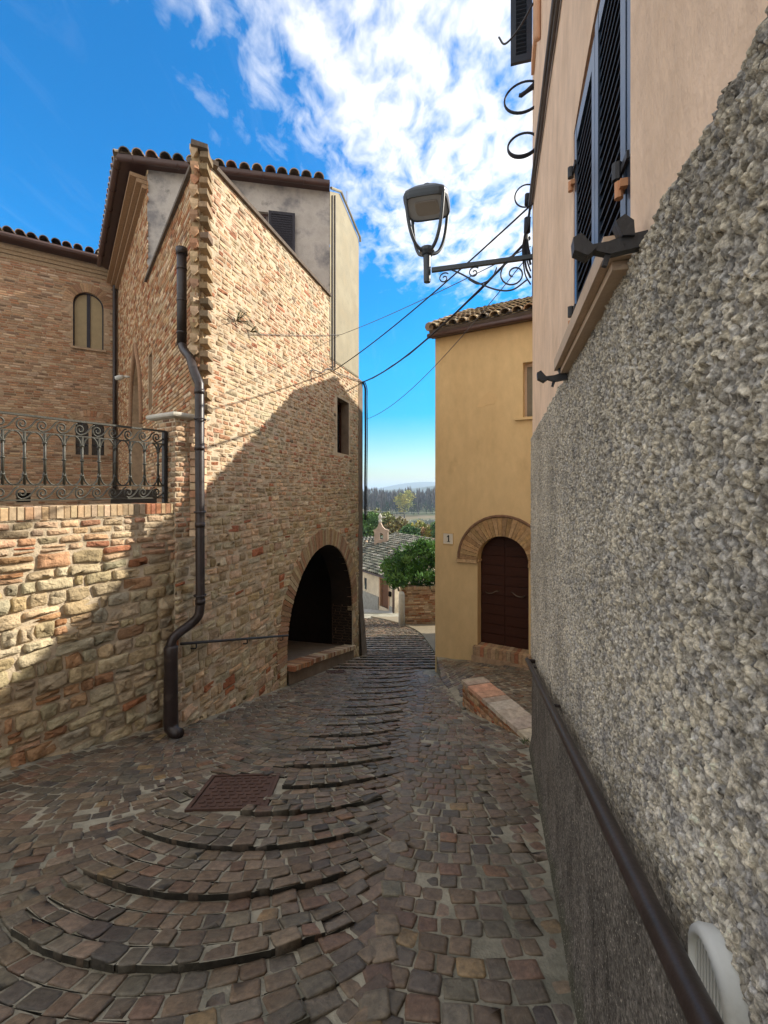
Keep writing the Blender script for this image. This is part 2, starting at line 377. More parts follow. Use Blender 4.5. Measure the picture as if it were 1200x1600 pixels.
# ------------------------------------------------------------------ plan of the place (metres, camera at the origin)
PX, PY = -2.38, 5.80                                   # acute corner (prow) of the brick house on the left
FM = frame(PX, PY, .271, 1.0, +1)                      # its street wall
FL = frame(PX, PY, -.72, 1.0, -1)                      # its courtyard wall
FG = frame(-3.55, 4.15, 1.05, 1.70, +1)                # garden retaining wall
FR = frame(.317, 0.0, .264, 1.0, -1)                   # house on the right
FY = frame(1.094, 9.57, .863, -.505, +1)               # yellow house front
FB = frame(-8.40, 14.15, -.83, -.558, -1)              # house across the courtyard
U_PLAST = 4.42                                         # where the plastered upper storey starts on the street wall
U_END = hit(FM, 560)[0]
Z_CAP = CAMZ + 4.33
FP = frame(-4.95, 9.37, 3.73, .70, +1)                 # plastered front of the upper storey
UR_END = 4.70 / .9669                                  # far corner of the right house (u along FR)

def seam(Y): return -.29 + .118 * Y if Y < 8 else .654 + .03 * (Y - 8)
def wall_left_x(Y):
    if Y < 5.75: return -3.55 + (Y - 4.15) * 1.05 / 1.70
    if Y < 12.2: return PX + (Y - PY) * .271
    return PX + 6.4 * .271 - (Y - 12.2) * .55
def wall_right_x(Y):
    if Y < 4.72: return .317 + .264 * Y
    if Y < 6.51: return 1.64 - (Y - 4.83) * (1.64 - 1.144) / 1.68
    if Y < 9.6: return 1.12
    return 1.09 + (Y - 9.57) * .585
def kerb_x(Y): return 1.42 if Y < 16 else 1.42 - (Y - 16) ** 2 * .028
def terrace_z(Y): return CAMZ - 2.85 - .163 * (Y - 5.2)

# ------------------------------------------------------------------ street
def build_street():
    def sheet_grid(xs, ys, zf):
        nx, ny = len(xs), len(ys); vs = [(x, y, zf(x, y)) for y in ys for x in xs]
        fs = [(j * nx + i, j * nx + i + 1, (j + 1) * nx + i + 1, (j + 1) * nx + i) for j in range(ny - 1) for i in range(nx - 1)]
        return vs, fs
    def zf(x, y):
        z = gz(y) + .0025 * mnoise.noise((x * 2.2, y * 2.2, 1)) + .0015 * mnoise.noise((x * 9, y * 9, 4))
        if y < 13:
            e = x - (wall_left_x(y) + .02)
            if e < .14: z += .006 * max(0, 1 - max(e, 0) / .14)
            e = wall_right_x(y) - x
            if y < 4.7 and e < .10: z += .005 * max(0, 1 - max(e, 0) / .10)
        return z
    mb = MB()
    xs = [-7.5, -6, -5] + list(np.arange(-4.2, 2.21, .07)) + [2.6, 3.4, 4.6, 6]
    ys = [-4, -2.5, -1.2] + list(np.arange(-.2, 10, .07)) + list(np.arange(10.0, 20, .25)) + list(np.arange(20, 36.1, 1.0))
    v, f = sheet_grid(xs, ys, zf); mb.add(v, f, (1, 1, 1))
    mb.build('street', M['bed'], smooth=True, kind='structure')

    PAL = [(5, (.142, .101, .069)), (4, (.178, .130, .088)), (3, (.108, .088, .066)), (1.6, (.155, .096, .064)), (3, (.150, .126, .092)), (.4, (.18, .10, .06)), (.6, (.078, .064, .052)), (.2, (.22, .15, .075))]
    holes = [(-1.49, 3.37, -.92, 3.98)]
    mb = MB()
    def sett(cx, cy, tx, ty, a, b, hf, hb, zfun, bury=0.0):
        yaw = R.gauss(0, .05); t = (tx * math.cos(yaw) - ty * math.sin(yaw), tx * math.sin(yaw) + ty * math.cos(yaw)); w = (-t[1], t[0])
        c = min(a, b) * R.uniform(.10, .30); j = .007
        q = [(-a + c, -b), (a - c, -b), (a, -b + c), (a, b - c), (a - c, b), (-a + c, b), (-a, b - c), (-a, -b + c)]
        q = [(x + R.uniform(-j, j), y + R.uniform(-j, j)) for x, y in q]
        dz = R.gauss(0, .0035) - bury; tl = R.gauss(0, .05)
        col = pick(PAL); vs = []; base_i = len(mb.v)
        if cy > 8: col = tuple(v * min(2.3, 1 + (cy - 8) * .25) for v in col)  # far setts lightened to stand for sky reflected on polished stone
        for k, d in ((1.01, None), (1.0, -.0065), (.965, -.0008), (.72, .0006)):
            for x, y in q:
                X = cx + (t[0] * x + w[0] * y) * k; Y = cy + (t[1] * x + w[1] * y) * k
                f = (y + b) / (2 * b); h = hf + (hb - hf) * f + dz + x * tl
                z = zfun(X, Y); vs.append((X, Y, z - .02 if d is None else z + h + d))
        vs.append((cx, cy, zfun(cx, cy) + (hf + hb) / 2 + dz + .002))
        fs = []
        for r in range(3):
            for i in range(8): fs.append((r * 8 + i, r * 8 + (i + 1) % 8, (r + 1) * 8 + (i + 1) % 8, (r + 1) * 8 + i))
        for i in range(8): fs.append((24 + i, 24 + (i + 1) % 8, 32))
        mb.add(vs, fs, col)
        if hf > .012:     # mortar bedding between the stones of a raised row, front darkened with painted shade and grime
            mb.mi = 1; e = .009; qq = []
            for x, y in ((-a - e, -b), (a + e, -b), (a + e, b + .006), (-a - e, b + .006)):
                X = cx + t[0] * x + w[0] * y; Y = cy + t[1] * x + w[1] * y; f = (y + b) / (2 * b); qq.append((X, Y, zfun(X, Y) + hf + (hb - hf) * f - .0075))
            mb.add(qq, [(0, 1, 2, 3)]); mb.mi = 0
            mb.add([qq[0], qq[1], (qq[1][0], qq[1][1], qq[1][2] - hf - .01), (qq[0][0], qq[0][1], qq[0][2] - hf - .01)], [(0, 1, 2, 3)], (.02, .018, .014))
        if hf > .022:     # shade and dirt painted dark at the foot of each raised row
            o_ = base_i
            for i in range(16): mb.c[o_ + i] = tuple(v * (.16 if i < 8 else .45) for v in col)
    zs = lambda x, y: gz(y)
    def ok(x, y, m=.035):
        if y < .9 or y > 25: return False
        if x < wall_left_x(y) + m or x > wall_right_x(y) - m: return False
        for (a, b_, c_, d_) in holes:
            if a - .03 < x < c_ + .03 and b_ - .03 < y < d_ + .02: return False
        return True
    step = .114; NB = 4
    def lane(off, hw_l, hw_r, Rad, lips, y0, y1, cfun):
        i = 0; q = y0
        while q < y1:
            s_ = step
            dx = -hw_l + R.uniform(0, .08)
            while dx < hw_r:
                w = R.uniform(.082, .145)
                d = dx + w / 2; dx += w
                if abs(d) > Rad * .96: continue
                ang = math.asin(d / Rad); fwd = Rad - math.sqrt(Rad * Rad - d * d)
                Y = q + fwd; X = cfun(q) + off + d
                if not ok(X, Y): continue
                bury = 0
                fade = max(0, min(1, (.86 - abs(d) / max(hw_l, hw_r)) / .16)) if lips else 0
                if q > 4.1: fade *= max(.12, min(1, (d + .35) / .3))
                k = i % NB
                top = .007
                lipamp = .036 if q < 5.5 else .024
                hf = top + fade * lipamp * (1 - k / NB) ; hb = top + fade * lipamp * (1 - (k + 1) / NB) * .96
                e = min(X - wall_left_x(Y), wall_right_x(Y) - X)
                dirt = mnoise.noise((X * 1.7, Y * 1.7, 8.0))
                if Y < 12: bury = max(0, .008 - .05 * e) + max(0, dirt - .22) * .012 * (0 if lips else 1)
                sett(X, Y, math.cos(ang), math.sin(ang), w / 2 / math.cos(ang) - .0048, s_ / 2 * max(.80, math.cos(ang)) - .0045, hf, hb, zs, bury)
            q += s_; i += 1
    cA = lambda q: seam(q) - .94 if q < 8 else seam(8) - .94 + (q - 8) * .09
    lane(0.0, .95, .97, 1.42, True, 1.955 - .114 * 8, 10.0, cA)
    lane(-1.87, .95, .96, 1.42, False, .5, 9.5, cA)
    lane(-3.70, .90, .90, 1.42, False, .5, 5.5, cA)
    # straight column of setts along the gutter line
    q = .9
    while q < 9.4:
        l = R.uniform(.11, .16); X = seam(q) + .055
        if ok(X, q): sett(X, q + l / 2, 1, .10, .060, l / 2 - .0055, .011, .011, zs)
        q += l
    lane(.60, .55, 1.15, 1.60, False, .9, 9.3, lambda q: seam(q))
    # cordonata ridges further down
    q = 10.0; i = 0
    while q < 24:
        x = -2.2
        while x < 3.4:
            w = R.uniform(.12, .22); X = x + w / 2; x += w
            Y = q + .10 * (X - .1) ** 2 * .35
            kerb = kerb_x(Y)
            if X > kerb or not ok(X, Y): continue
            top = .012; k = i % 3; A = .032
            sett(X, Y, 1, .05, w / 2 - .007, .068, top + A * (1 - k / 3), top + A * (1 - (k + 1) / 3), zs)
        q += .15; i += 1
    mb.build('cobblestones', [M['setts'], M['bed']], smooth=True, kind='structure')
    # pavement in front of the hedge wall
    mb = MB(); pts = []
    for Y in np.arange(11.2, 25.1, .4): pts.append((kerb_x(Y) + .02, Y))
    vs = []; fs = []
    for x, y in pts: vs += [(x, y, gz(y) - .02), (x, y, gz(y) + .07), (x + .14, y, gz(y) + .072), (x + .14, y, gz(y) + .05), (6.5, y, gz(y) + .05)]
    for i in range(len(pts) - 1):
        for k in range(4): a = i * 5 + k; fs.append((a, a + 5, a + 6, a + 1))
    mb.add(vs, fs); mb.build('pavement', M['earth'], kind='structure')
    # terrace in front of the yellow house
    mb = MB()
    def tz(x, y):
        b = terrace_z(y); f = max(0, 1 - (x - 1.13) / .5) * min(1, max(0, (9.45 - y) / .9))
        return b - max(0, b - gz(y) - .012) * f
    poly = [(1.135, 6.56), (1.90, 4.62), (4.4, 4.00), (4.6, 7.52), (1.10, 9.56)]
    n = len(poly)
    def inpoly(X, Y, m): return all((poly[(i + 1) % n][0] - poly[i][0]) * (Y - poly[i][1]) - (poly[(i + 1) % n][1] - poly[i][1]) * (X - poly[i][0]) >= m * math.hypot(poly[(i + 1) % n][0] - poly[i][0], poly[(i + 1) % n][1] - poly[i][1]) for i in range(n))
    def snap(x, y): return (max(x, 1.12 + .0), y)
    for i in range(60):
        for j in range(92):
            x0, y0 = 1.12 + i * .06, 4.1 + j * .06
            if inpoly(x0 + .03, y0 + .03, -.05):
                q = [(x0, y0), (x0 + .06, y0), (x0 + .06, y0 + .06), (x0, y0 + .06)]
                mb.add([(x, y, tz(x, y)) for x, y in q], [(0, 1, 2, 3)])
                if i == 0: mb.add([(x0, y0, tz(x0, y0)), (x0, y0 + .06, tz(x0, y0 + .06)), (x0, y0 + .06, gz(y0) - .2), (x0, y0, gz(y0) - .2)], [(0, 1, 2, 3)])
    mb.build('terrace', M['bed'], kind='structure')
    mb2 = MB(); mb_save = mb; mb = mb2
    ztr = tz
    r = .16; cx0, cy0 = 1.16, 9.42
    while r < 5.2:
        a = -math.pi * .5; 
        while a < math.pi * .12:
            w = R.uniform(.10, .15); X = cx0 + r * math.cos(a); Y = cy0 + r * math.sin(a); a += w / r
            inside = True
            for i in range(n):
                (x1, y1), (x2, y2) = poly[i], poly[(i + 1) % n]
                if (x2 - x1) * (Y - y1) - (y2 - y1) * (X - x1) < .04 * math.hypot(x2 - x1, y2 - y1): inside = False
            if not inside: continue
            col = None
            sett(X, Y, -math.sin(a), math.cos(a), w / 2 - .010, .052, .007, .007, ztr)
        r += .128
    mb.build('terrace_setts', M['setts'], smooth=True, kind='structure')
    # courtyard behind the garden wall
    mb = MB(); zc = CAMZ - .75
    mb.add([(-2.8, 5.75, zc), (-2.6, 6.15, zc), (-8.1, 14.35, zc), (-16, 9.3, zc), (-10, -4, zc), (-3.95, 4.2, zc)], [(0, 1, 2, 3, 4, 5)])
    mb.build('courtyard', M['bed'], kind='structure')
    # manhole covers
    def cover(name, label, cx, cy, sx, sy, rot, nx, ny):
        t = thing(name, label, 'manhole cover', (cx, cy, gz(cy)), 'iron covers set in the cobbles')
        ca, sa = math.cos(rot), math.sin(rot)
        def G(x, y, z): X = cx + x * ca - y * sa; Y = cy + x * sa + y * ca; return (X, Y, gz(Y) + z)
        f = MB()
        for a, b in (((-sx, -sy), (sx, -sy + .03)), ((-sx, sy - .03), (sx, sy)), ((-sx, -sy + .03), (-sx + .03, sy - .03)), ((sx - .03, -sy + .03), (sx, sy - .03))):
            f.box((a[0], a[1], -.03), (b[0], b[1], .022), G)
        f.build('frame', M['cover'], t)
        p = MB(); ax, ay = sx - .036, sy - .036; p.box((-ax, -ay, -.03), (ax, ay, .012), G)
        for i in range(nx):
            for j in range(ny):
                x = -ax + (i + .5) * 2 * ax / nx + (.25 if j % 2 else -.25) * 2 * ax / nx * .8; y = -ay + (j + .5) * 2 * ay / ny
                hx, hy = ax / nx * .62, ay / ny * .55
                if abs(x) + hx < ax: p.box((x - hx, y - hy, .012), (x + hx, y + hy, .019), G)
        p.build('lid', M['cover'], t)
    cover('manhole_cover', 'large square rusty brown manhole cover in the cobbles nearest the viewer', -1.205, 3.675, .30, .33, rad(4), 8, 9)
    cover('manhole_cover', 'small grey square drain cover beside the arched gateway step', -1.02, 9.55, .20, .17, rad(14), 5, 4)
    cover('manhole_cover', 'flat grey oblong cover in mid lane beyond the small drain cover', -.20, 10.1, .28, .16, rad(5), 6, 4)
build_street()

# ------------------------------------------------------------------ garden wall, pier, railing
def build_garden_wall():
    ztop = CAMZ - .168; u_p = 1.72
    t = thing('garden_wall', 'sunlit rubble stone garden wall with brick coping under the iron railing', 'wall', FG(0, 0, gz(4.15)))
    core = MB()
    uA, uB = -6.0, 2.05
    outer = []
    def gu(u): return gz(FG(u, 0, 0)[1])
    vs = [FG(uA, 0, gu(uA) - .4), FG(uB, 0, gu(uB) - .4), FG(uB, 0, ztop - .13), FG(uA, 0, ztop - .13)]
    vs += [FG(uA, -.30, gu(uA) - .4), FG(uB, -.30, gu(uB) - .4), FG(uB, -.30, ztop - .13), FG(uA, -.30, ztop - .13)]
    core.hexa([vs[0], vs[1], vs[5], vs[4], vs[3], vs[2], vs[6], vs[7]])
    core.build('core', M['mortar'], t)
    def rows(z):
        H = z - ztop
        if H > -.30: return (.075, .16, .30, .016, .016, PAL_TAN, .35, 0)
        if H > -.55: return (R.uniform(.075, .11), .12, .30, .016, .022, PAL_TAN + [(5, (.40, .33, .215))], .6, .1)
        def pal(u, zz):
            d = zz - gu(u)
            if d < .75 and mnoise.noise((u * .9, zz * 1.4, 5)) > .12: return [(3, (.36, .20, .115)), (3, (.40, .25, .145))] + PAL_STONE[:3]
            return PAL_STONE
        return (R.uniform(.095, .175), .12, .38, .014, .026, pal, 1.0, .10)
    masonry(FG, -5.2, uB, gu(uB) - .35, ztop - .125, rows, lambda u, z, a, b: z > gu(u) - .06, fine=2, wob=.022, parent=t, name='stonework', mat=M['stone'])
    # bricks on edge along the top
    cb = MB(); u = -5.5
    while u < u_p - .01:
        w = R.uniform(.058, .072); c = pick(PAL_TAN + [(3, (.37, .17, .09))])
        G = lambda a, b, c_: FG(a, b, c_)
        z1 = ztop + R.uniform(-.005, .004); z0 = ztop - .122
        p = [(u, .018 + R.uniform(-.006, .006), z0), (u + w - .011, .018 + R.uniform(-.006, .006), z0), (u + w - .011, -.30, z0), (u, -.30, z0)]
        q = [(x + .003, y - .005, z1) for x, y, z in p]; q2 = [(a[0], a[1], z1 - .008) for a in p]
        cb.add([FG(*x) for x in p + q2 + q], [(0, 1, 5, 4), (1, 2, 6, 5), (2, 3, 7, 6), (3, 0, 4, 7), (4, 5, 9, 8), (5, 6, 10, 9), (6, 7, 11, 10), (7, 4, 8, 11), (8, 9, 10, 11)], c)
        u += w
    cb.build('coping', M['brick'], t)
    cm = MB(); cm.box((-5.5, -.288, ztop - .135), (u_p, .008, ztop - .014), FG); cm.build('coping_mortar', M['mortar'], t)
    # pier at the end of the railing
    pu0, pu1, pn0, pn1 = u_p, 2.16, -.36, .045; zp = CAMZ + .90
    pb = MB(); pb.box((pu0 + .008, pn0 + .008, gu(2) - .2), (pu1 - .008, pn1 - .008, zp), FG)
    pier = pb.build('pier', M['mortar'], t)
    FGe = frame(*FG(pu0, pn1, 0)[:2], -FG.nrm[0], -FG.nrm[1], -1)      # end face towards the viewer
    rw = lambda z: (.064, .13, .17, .012, .012, PAL_BROWN + PAL_TAN, .3, 0)
    FGp = frame(*FG(pu0, pn1, 0)[:2], FG.d[0], FG.d[1], +1)
    masonry(FGp, 0, pu1 - pu0, gu(2) - .1, zp, rw, lambda *a: True, 1, .004, pier, 'pier_bricks', n0=-.008)
    masonry(FGe, 0, pn1 - pn0, ztop, zp, rw, lambda *a: True, 1, .004, pier, 'pier_bricks', n0=-.008)
    cp = MB(); prof = []
    a0, a1, b0, b1 = pu0 - .055, pu1 + .02, pn0 - .12, pn1 + .055
    for ins, z in ((.03, 0), (0, .015), (-.006, .035), (0, .055), (.02, .07), (.06, .078)):
        prof.append([FG(a0 + ins, b0 + ins, zp + z), FG(a1 - ins, b0 + ins, zp + z), FG(a1 - ins, b1 - ins, zp + z), FG(a0 + ins, b1 - ins, zp + z)])
    vs = [p for r in prof for p in r]; fs = [(3, 2, 1, 0), (20, 21, 22, 23)]
    for r in range(5):
        for i in range(4): fs.append((r * 4 + i, r * 4 + (i + 1) % 4, r * 4 + 4 + (i + 1) % 4, r * 4 + 4 + i))
    cp.add(vs, fs); cp.build('pier_cap', M['cap'], pier)

    # wrought iron railing
    rt = thing('iron_railing', 'scrolled wrought iron railing standing on the garden wall', 'railing', FG(0, -.12, ztop))
    z0, z1 = ztop + .065, ztop + .90; nn = -.12; zi0, zi1 = z0 + .15, z1 - .16
    def bar(name, za, h, d=.014):
        b = MB(); b.box((-5.0, nn - d, za - h / 2), (u_p - .03, nn + d, za + h / 2), FG); return b.build(name, M['iron_grey'], rt)
    bar('top_rail', z1, .020, .022); bar('rail', zi1, .014, .009); bar('rail', zi0, .014, .009); bar('bottom_rail', z0, .016, .012)
    pb = MB(); pb.box((u_p - .055, nn - .026, ztop), (u_p - .010, nn + .026, z1 + .004), FG); pb.build('end_post', M['iron'], rt)
    pitch = .172; k = 0; u = u_p - .12
    while u > -4.9:
        b = MB(); b.tube([FG(u, nn, zi0 + .0), FG(u, nn, zi1)], .0135, 8)
        for zz in (zi0 + .10, (zi0 + zi1) / 2, zi1 - .10):
            b.tube([FG(u, nn, zz - .012), FG(u, nn, zz - .006), FG(u, nn, zz + .006), FG(u, nn, zz + .012)], [.014, .021, .021, .014], 8)
        b.build('baluster', M['iron_grey'], rt, smooth=True)
        for zb, sg in ((zi1, -1), (zi0, 1)):   # the flared arches that join bar to bar
            a = MB()
            for s_ in (-1, 1):
                pts = [FG(u + s_ * .008, nn + .002, zb + sg * .13)] + [FG(u + s_ * (.008 + (pitch / 2 - .008) * (1 - math.cos(q))), nn + .002, zb + sg * (.13 - .13 * math.sin(q))) for q in (.35, .7, 1.05, 1.3, 1.57)]
                a.tube(pts, .0085, 6)
            a.build('bracket_arch', M['iron_grey'], rt, smooth=True)
        for zlo, zhi in ((zi1, z1), (z0, zi0)):   # running scrolls
            s = MB(); h = zhi - zlo; cu, cz = u - .02, zlo + h * .46; pts = []
            for i in range(19):
                th = 2.4 + i * .36 * 1.35; r = .010 + .042 * (i / 18); pts.append(FG(cu + r * math.cos(th), nn, cz + r * math.sin(th) * 1.12))
            e = pts[-1]
            pts += [FG(cu + .055, nn, cz - .035), FG(cu + .085, nn, cz + .0), FG(cu + .115, nn, cz + .045), FG(cu + .145, nn, cz + .062)]
            s.tube(smoothp(pts, 2), .0088, 6); s.build('scroll', M['iron_grey'], rt, smooth=True)
        u -= pitch; k += 1
build_garden_wall()

# ------------------------------------------------------------------ brick house on the left (the prow)
def arch_hole(u0, u1, zbase, zspring, rise, n=16):
    cu = (u0 + u1) / 2; r = (u1 - u0) / 2
    return [(u0, zbase), (u1, zbase), (u1, zspring)] + [(cu + r * math.cos(a), zspring + rise * math.sin(a)) for a in [math.pi * i / n for i in range(1, n)]] + [(u0, zspring)]
def voussoirs(mb, F, cu, cz, r0, r1, rise0, a0, a1, n, pal, n0, n1, gap=.008):
    k = rise0 / r0
    for i in range(n):
        b0 = a0 + (a1 - a0) * i / n; b1 = a0 + (a1 - a0) * (i + 1) / n; g = gap / r0 / 2
        q = []
        rr = r1 + R.uniform(-.012, .012)
        for a, r in ((b0 + g, r0), (b1 - g, r0), (b1 - g * r0 / r1, rr), (b0 + g * r0 / r1, rr)):
            q.append((cu + r * math.cos(a), cz + (r * math.sin(a)) * (k if r == r0 else (rise0 + r1 - r0) / r1)))
        mb.prism(q, F, n0, n1 + R.uniform(-.004, .006), pick(pal))

def build_prow_house():
    t = thing('brick_house', 'tall sunlit brick house with an acute toothed corner and arched gateway', 'house', (PX, PY, gz(PY)))
    zg = lambda u: gz(FM(u, 0, 0)[1])
    # openings of the street wall
    ua, ub = hit(FM, 447)[0], hit(FM, 550)[0]; ca, ra = (ua + ub) / 2, (ub - ua) / 2
    zcrown = hit(FM, 520, 848)[1]; zs = zcrown - ra
    ring = .36
    wu0, wu1 = hit(FM, 527)[0], hit(FM, 545)[0]; wz1 = hit(FM, 536, 625)[1]; wz0 = hit(FM, 536, 709)[1]
    gate = [(ua, zg(ua) - .6), (ub, zg(ub) - .6)] + [(ca + ra * math.cos(a), zs + ra * math.sin(a)) for a in [math.pi * i / 22 for i in range(23)]]
    win = [(wu0, wz0), (wu1, wz0), (wu1, wz1), (wu0, wz1)]
    z_br = hit(FM, 558, 590)[1]
    w = MB()
    outer = [(-.43, zg(-.4) - .5), (U_END, zg(U_END) - .5), (U_END, z_br), (U_PLAST, z_br - .05), (U_PLAST, Z_CAP), (-.02, Z_CAP), (-.02, 1.0), (-.43, 1.0)]
    w.sheet(outer, [gate, win], FM)
    wall = w.build('street_wall', M['mortar'], t)
    # sits on the bed: bricks above, rubble below
    def inside(u, z, a, b):
        if z < zg(u) - .05: return False
        if u < 0 and z > .97: return False
        if u > U_PLAST and z > z_br: return False
        if wu0 - .02 - a < u < wu1 + .02 + a and wz0 - .02 - b < z < wz1 + .02 + b: return False
        d = math.hypot(u - ca, (z - zs))
        if z > zs and d < ra + ring * .8: return False
        if z <= zs and ua - .30 - a < u < ub + .02 + a: return u < ua - .25
        return True
    def patchy(u, z):      # zones of repair: redder, greyer or yellower brick
        m_ = mnoise.noise((u * .55, z * .5, 2.2)) + .4 * mnoise.noise((u * 1.7, z * 1.5, 7.1))
        if m_ > .26: return PAL_TAN + [(5, (.43, .245, .15)), (5, (.46, .285, .18))]
        if m_ < -.25: return PAL_TAN + [(9, (.44, .37, .25)), (4, (.36, .31, .22))]
        return PAL_TAN
    def rows(z):
        zz = z + .5 * mnoise.noise((z * 2.1, 0, 0))
        if zz > 1.75: return (R.uniform(.060, .080), .13, .34, .013, .0065, patchy, .5, .02)
        if zz > .9: return (R.uniform(.07, .13), .12, .32, .018, .013, PAL_STONE[:3] + PAL_TAN, .7, .25)
        return (R.uniform(.09, .17), .13, .36, .018, .016, PAL_STONE[:4] + PAL_TAN[:2] + [(.9, (.35, .14, .07))], .9, .16)
    masonry(FM, -.45, U_END, zg(U_END), Z_CAP, rows, inside, 1, .02, wall, 'stonework', M['stone'])
    rb = MB()
    voussoirs(rb, FM, ca, zs, ra, ra + ring, ra, -.06, math.pi + .06, 74, PAL_BROWN[:2] + [(4, (.40, .31, .19)), (3, (.36, .25, .14))], -.12, .022, .012)
    zj = zs - .07
    while zj > zg(ua) - .1:      # quoins of the near jamb below the springing
        rb.prism([(ua - .27 * R.uniform(.7, 1), zj - .06), (ua, zj - .06), (ua, zj), (ua - .28, zj)], FM, -.1, .02, pick(PAL_STONE)); zj -= .072
    rb.build('gate_arch', M['brick'], wall)
    # upper plaster band of the street wall
    zt = CAMZ + 6.95
    pb = MB(); h2 = hit(FM, 557, 368)[1]; pb.sheet([(U_PLAST, z_br - .05), (U_END, z_br), (U_END, h2 - .1), (U_END - .05, h2), (U_PLAST + .6, zt + .08), (U_PLAST, zt - .25)], [], FM, .012)
    pb.prism([(U_PLAST, z_br - .05), (U_END, z_br), (U_END, z_br + .05), (U_PLAST, z_br)], FM, -.02, .012)
    pb.build('beige_plaster_wall', M['plaster_beige'], t)
    # little window
    rv = MB()
    for a, b in (((wu0 - .005, wz0), (wu0, wz1)), ((wu1, wz0), (wu1 + .005, wz1))): rv.box((a[0], -.28, a[1]), (b[0], -.002, b[1]), FM)
    rv.box((wu0, -.28, wz1), (wu1, -.002, wz1 + .005), FM); rv.box((wu0, -.28, wz0 - .005), (wu1, -.002, wz0), FM)
    wn = rv.build('window', M['strip'], wall)
    fr = MB()
    for i in range(2):
        c0 = wu0 + (wu1 - wu0) * i / 2; c1 = wu0 + (wu1 - wu0) * (i + 1) / 2
        for a, b in (((c0, wz0), (c0 + .05, wz1)), ((c1 - .05, wz0), (c1, wz1)), ((c0 + .05, wz1 - .06), (c1 - .05, wz1)), ((c0 + .05, wz0), (c1 - .05, wz0 + .06))):
            fr.box((a[0], -.25, a[1]), (b[0], -.20, b[1]), FM)
    fr.build('window_frame', M['wood_door'], wn)
    gl = MB(); gl.box((wu0, -.245, wz0), (wu1, -.235, wz1), FM); gl.build('pane', M['glass'], wn)
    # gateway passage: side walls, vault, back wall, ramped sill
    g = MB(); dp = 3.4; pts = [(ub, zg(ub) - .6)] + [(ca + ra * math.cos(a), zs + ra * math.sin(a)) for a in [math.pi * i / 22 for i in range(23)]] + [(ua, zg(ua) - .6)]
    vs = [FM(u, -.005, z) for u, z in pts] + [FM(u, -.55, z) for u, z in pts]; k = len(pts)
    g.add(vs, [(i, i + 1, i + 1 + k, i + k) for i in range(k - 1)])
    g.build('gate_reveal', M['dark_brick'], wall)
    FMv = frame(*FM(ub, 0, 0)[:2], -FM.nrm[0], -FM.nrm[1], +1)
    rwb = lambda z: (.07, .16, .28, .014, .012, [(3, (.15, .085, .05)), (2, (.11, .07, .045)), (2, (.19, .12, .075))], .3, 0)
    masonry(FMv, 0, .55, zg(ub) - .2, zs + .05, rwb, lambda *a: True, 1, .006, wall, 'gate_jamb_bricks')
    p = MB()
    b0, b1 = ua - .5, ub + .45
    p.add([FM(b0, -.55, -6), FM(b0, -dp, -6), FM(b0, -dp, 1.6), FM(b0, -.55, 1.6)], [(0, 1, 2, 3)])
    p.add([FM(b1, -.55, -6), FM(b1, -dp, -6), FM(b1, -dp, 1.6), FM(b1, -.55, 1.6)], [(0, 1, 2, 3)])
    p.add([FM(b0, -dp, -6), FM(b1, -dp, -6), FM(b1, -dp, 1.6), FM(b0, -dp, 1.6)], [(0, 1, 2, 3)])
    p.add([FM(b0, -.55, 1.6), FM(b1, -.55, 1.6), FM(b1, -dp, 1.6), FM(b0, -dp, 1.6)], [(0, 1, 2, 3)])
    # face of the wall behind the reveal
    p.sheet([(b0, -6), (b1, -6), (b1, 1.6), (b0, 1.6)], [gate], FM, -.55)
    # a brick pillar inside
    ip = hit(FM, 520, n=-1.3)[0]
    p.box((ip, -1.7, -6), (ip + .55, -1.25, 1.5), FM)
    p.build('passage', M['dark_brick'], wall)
    fl = MB()
    for i in range(10):
        c0 = ua + (ub - ua) * i / 10; c1 = ua + (ub - ua) * (i + 1) / 10; zf0 = zg(c0) + .30 - .06 * math.sin(i); 
        zA, zB = zg(c0) + .34, zg(c1) + .34
        fl.add([FM(c0, .05, zA), FM(c1, .05, zB), FM(c1, -dp, zB - .02), FM(c0, -dp, zA - .02), FM(c0, .05, zA - .6), FM(c1, .05, zB - .6)], [(0, 1, 2, 3), (4, 5, 1, 0)])
    fl.build('gate_floor', M['strip'], wall)
    st = MB()   # brick sill on the street side
    n = 40
    for i in range(n):
        c0 = ua + .02 + (ub - ua) * i / n; c1 = ua + .02 + (ub - ua) * (i + 1) / n - .012
        zA = zg(c0) + .36 + R.uniform(-.006, .006)
        c = pick(PAL_RED) if i < 9 else pick(PAL_BROWN + PAL_STONE[:2])
        pr = .16 if i < 9 else .10
        st.hexa([FM(c0, -.2, zA - .09), FM(c1, -.2, zA - .10), FM(c1, pr, zA - .10), FM(c0, pr, zA - .09), FM(c0, -.2, zA), FM(c1, -.2, zA - .012), FM(c1, pr, zA - .012), FM(c0, pr, zA)], c)
    st.build('gate_sill', M['brick'], wall)
    # courtyard wall
    u_l = 10.95; ud = 4.40; zc = CAMZ - 1.2; zr = CAMZ + 6.69
    lancet_u0, lancet_u1 = 5.1, 6.9; lz0, lzs, lzt = CAMZ - .6, CAMZ + 1.75, CAMZ + 3.35
    cu = (lancet_u0 + lancet_u1) / 2
    lan = [(lancet_u0, lz0), (lancet_u1, lz0), (lancet_u1, lzs), (lancet_u1 - .22, lzs + .85), (cu + .25, lzt - .28), (cu, lzt), (cu - .25, lzt - .28), (lancet_u0 + .22, lzs + .85), (lancet_u0, lzs)]
    sl0, sl1, slz0, slz1 = 3.80, 4.20, hit(FL, 235, 640)[1], hit(FL, 235, 553)[1]
    slit = [(sl0, slz0), (sl1, slz0), (sl1, slz1), (sl0, slz1)]
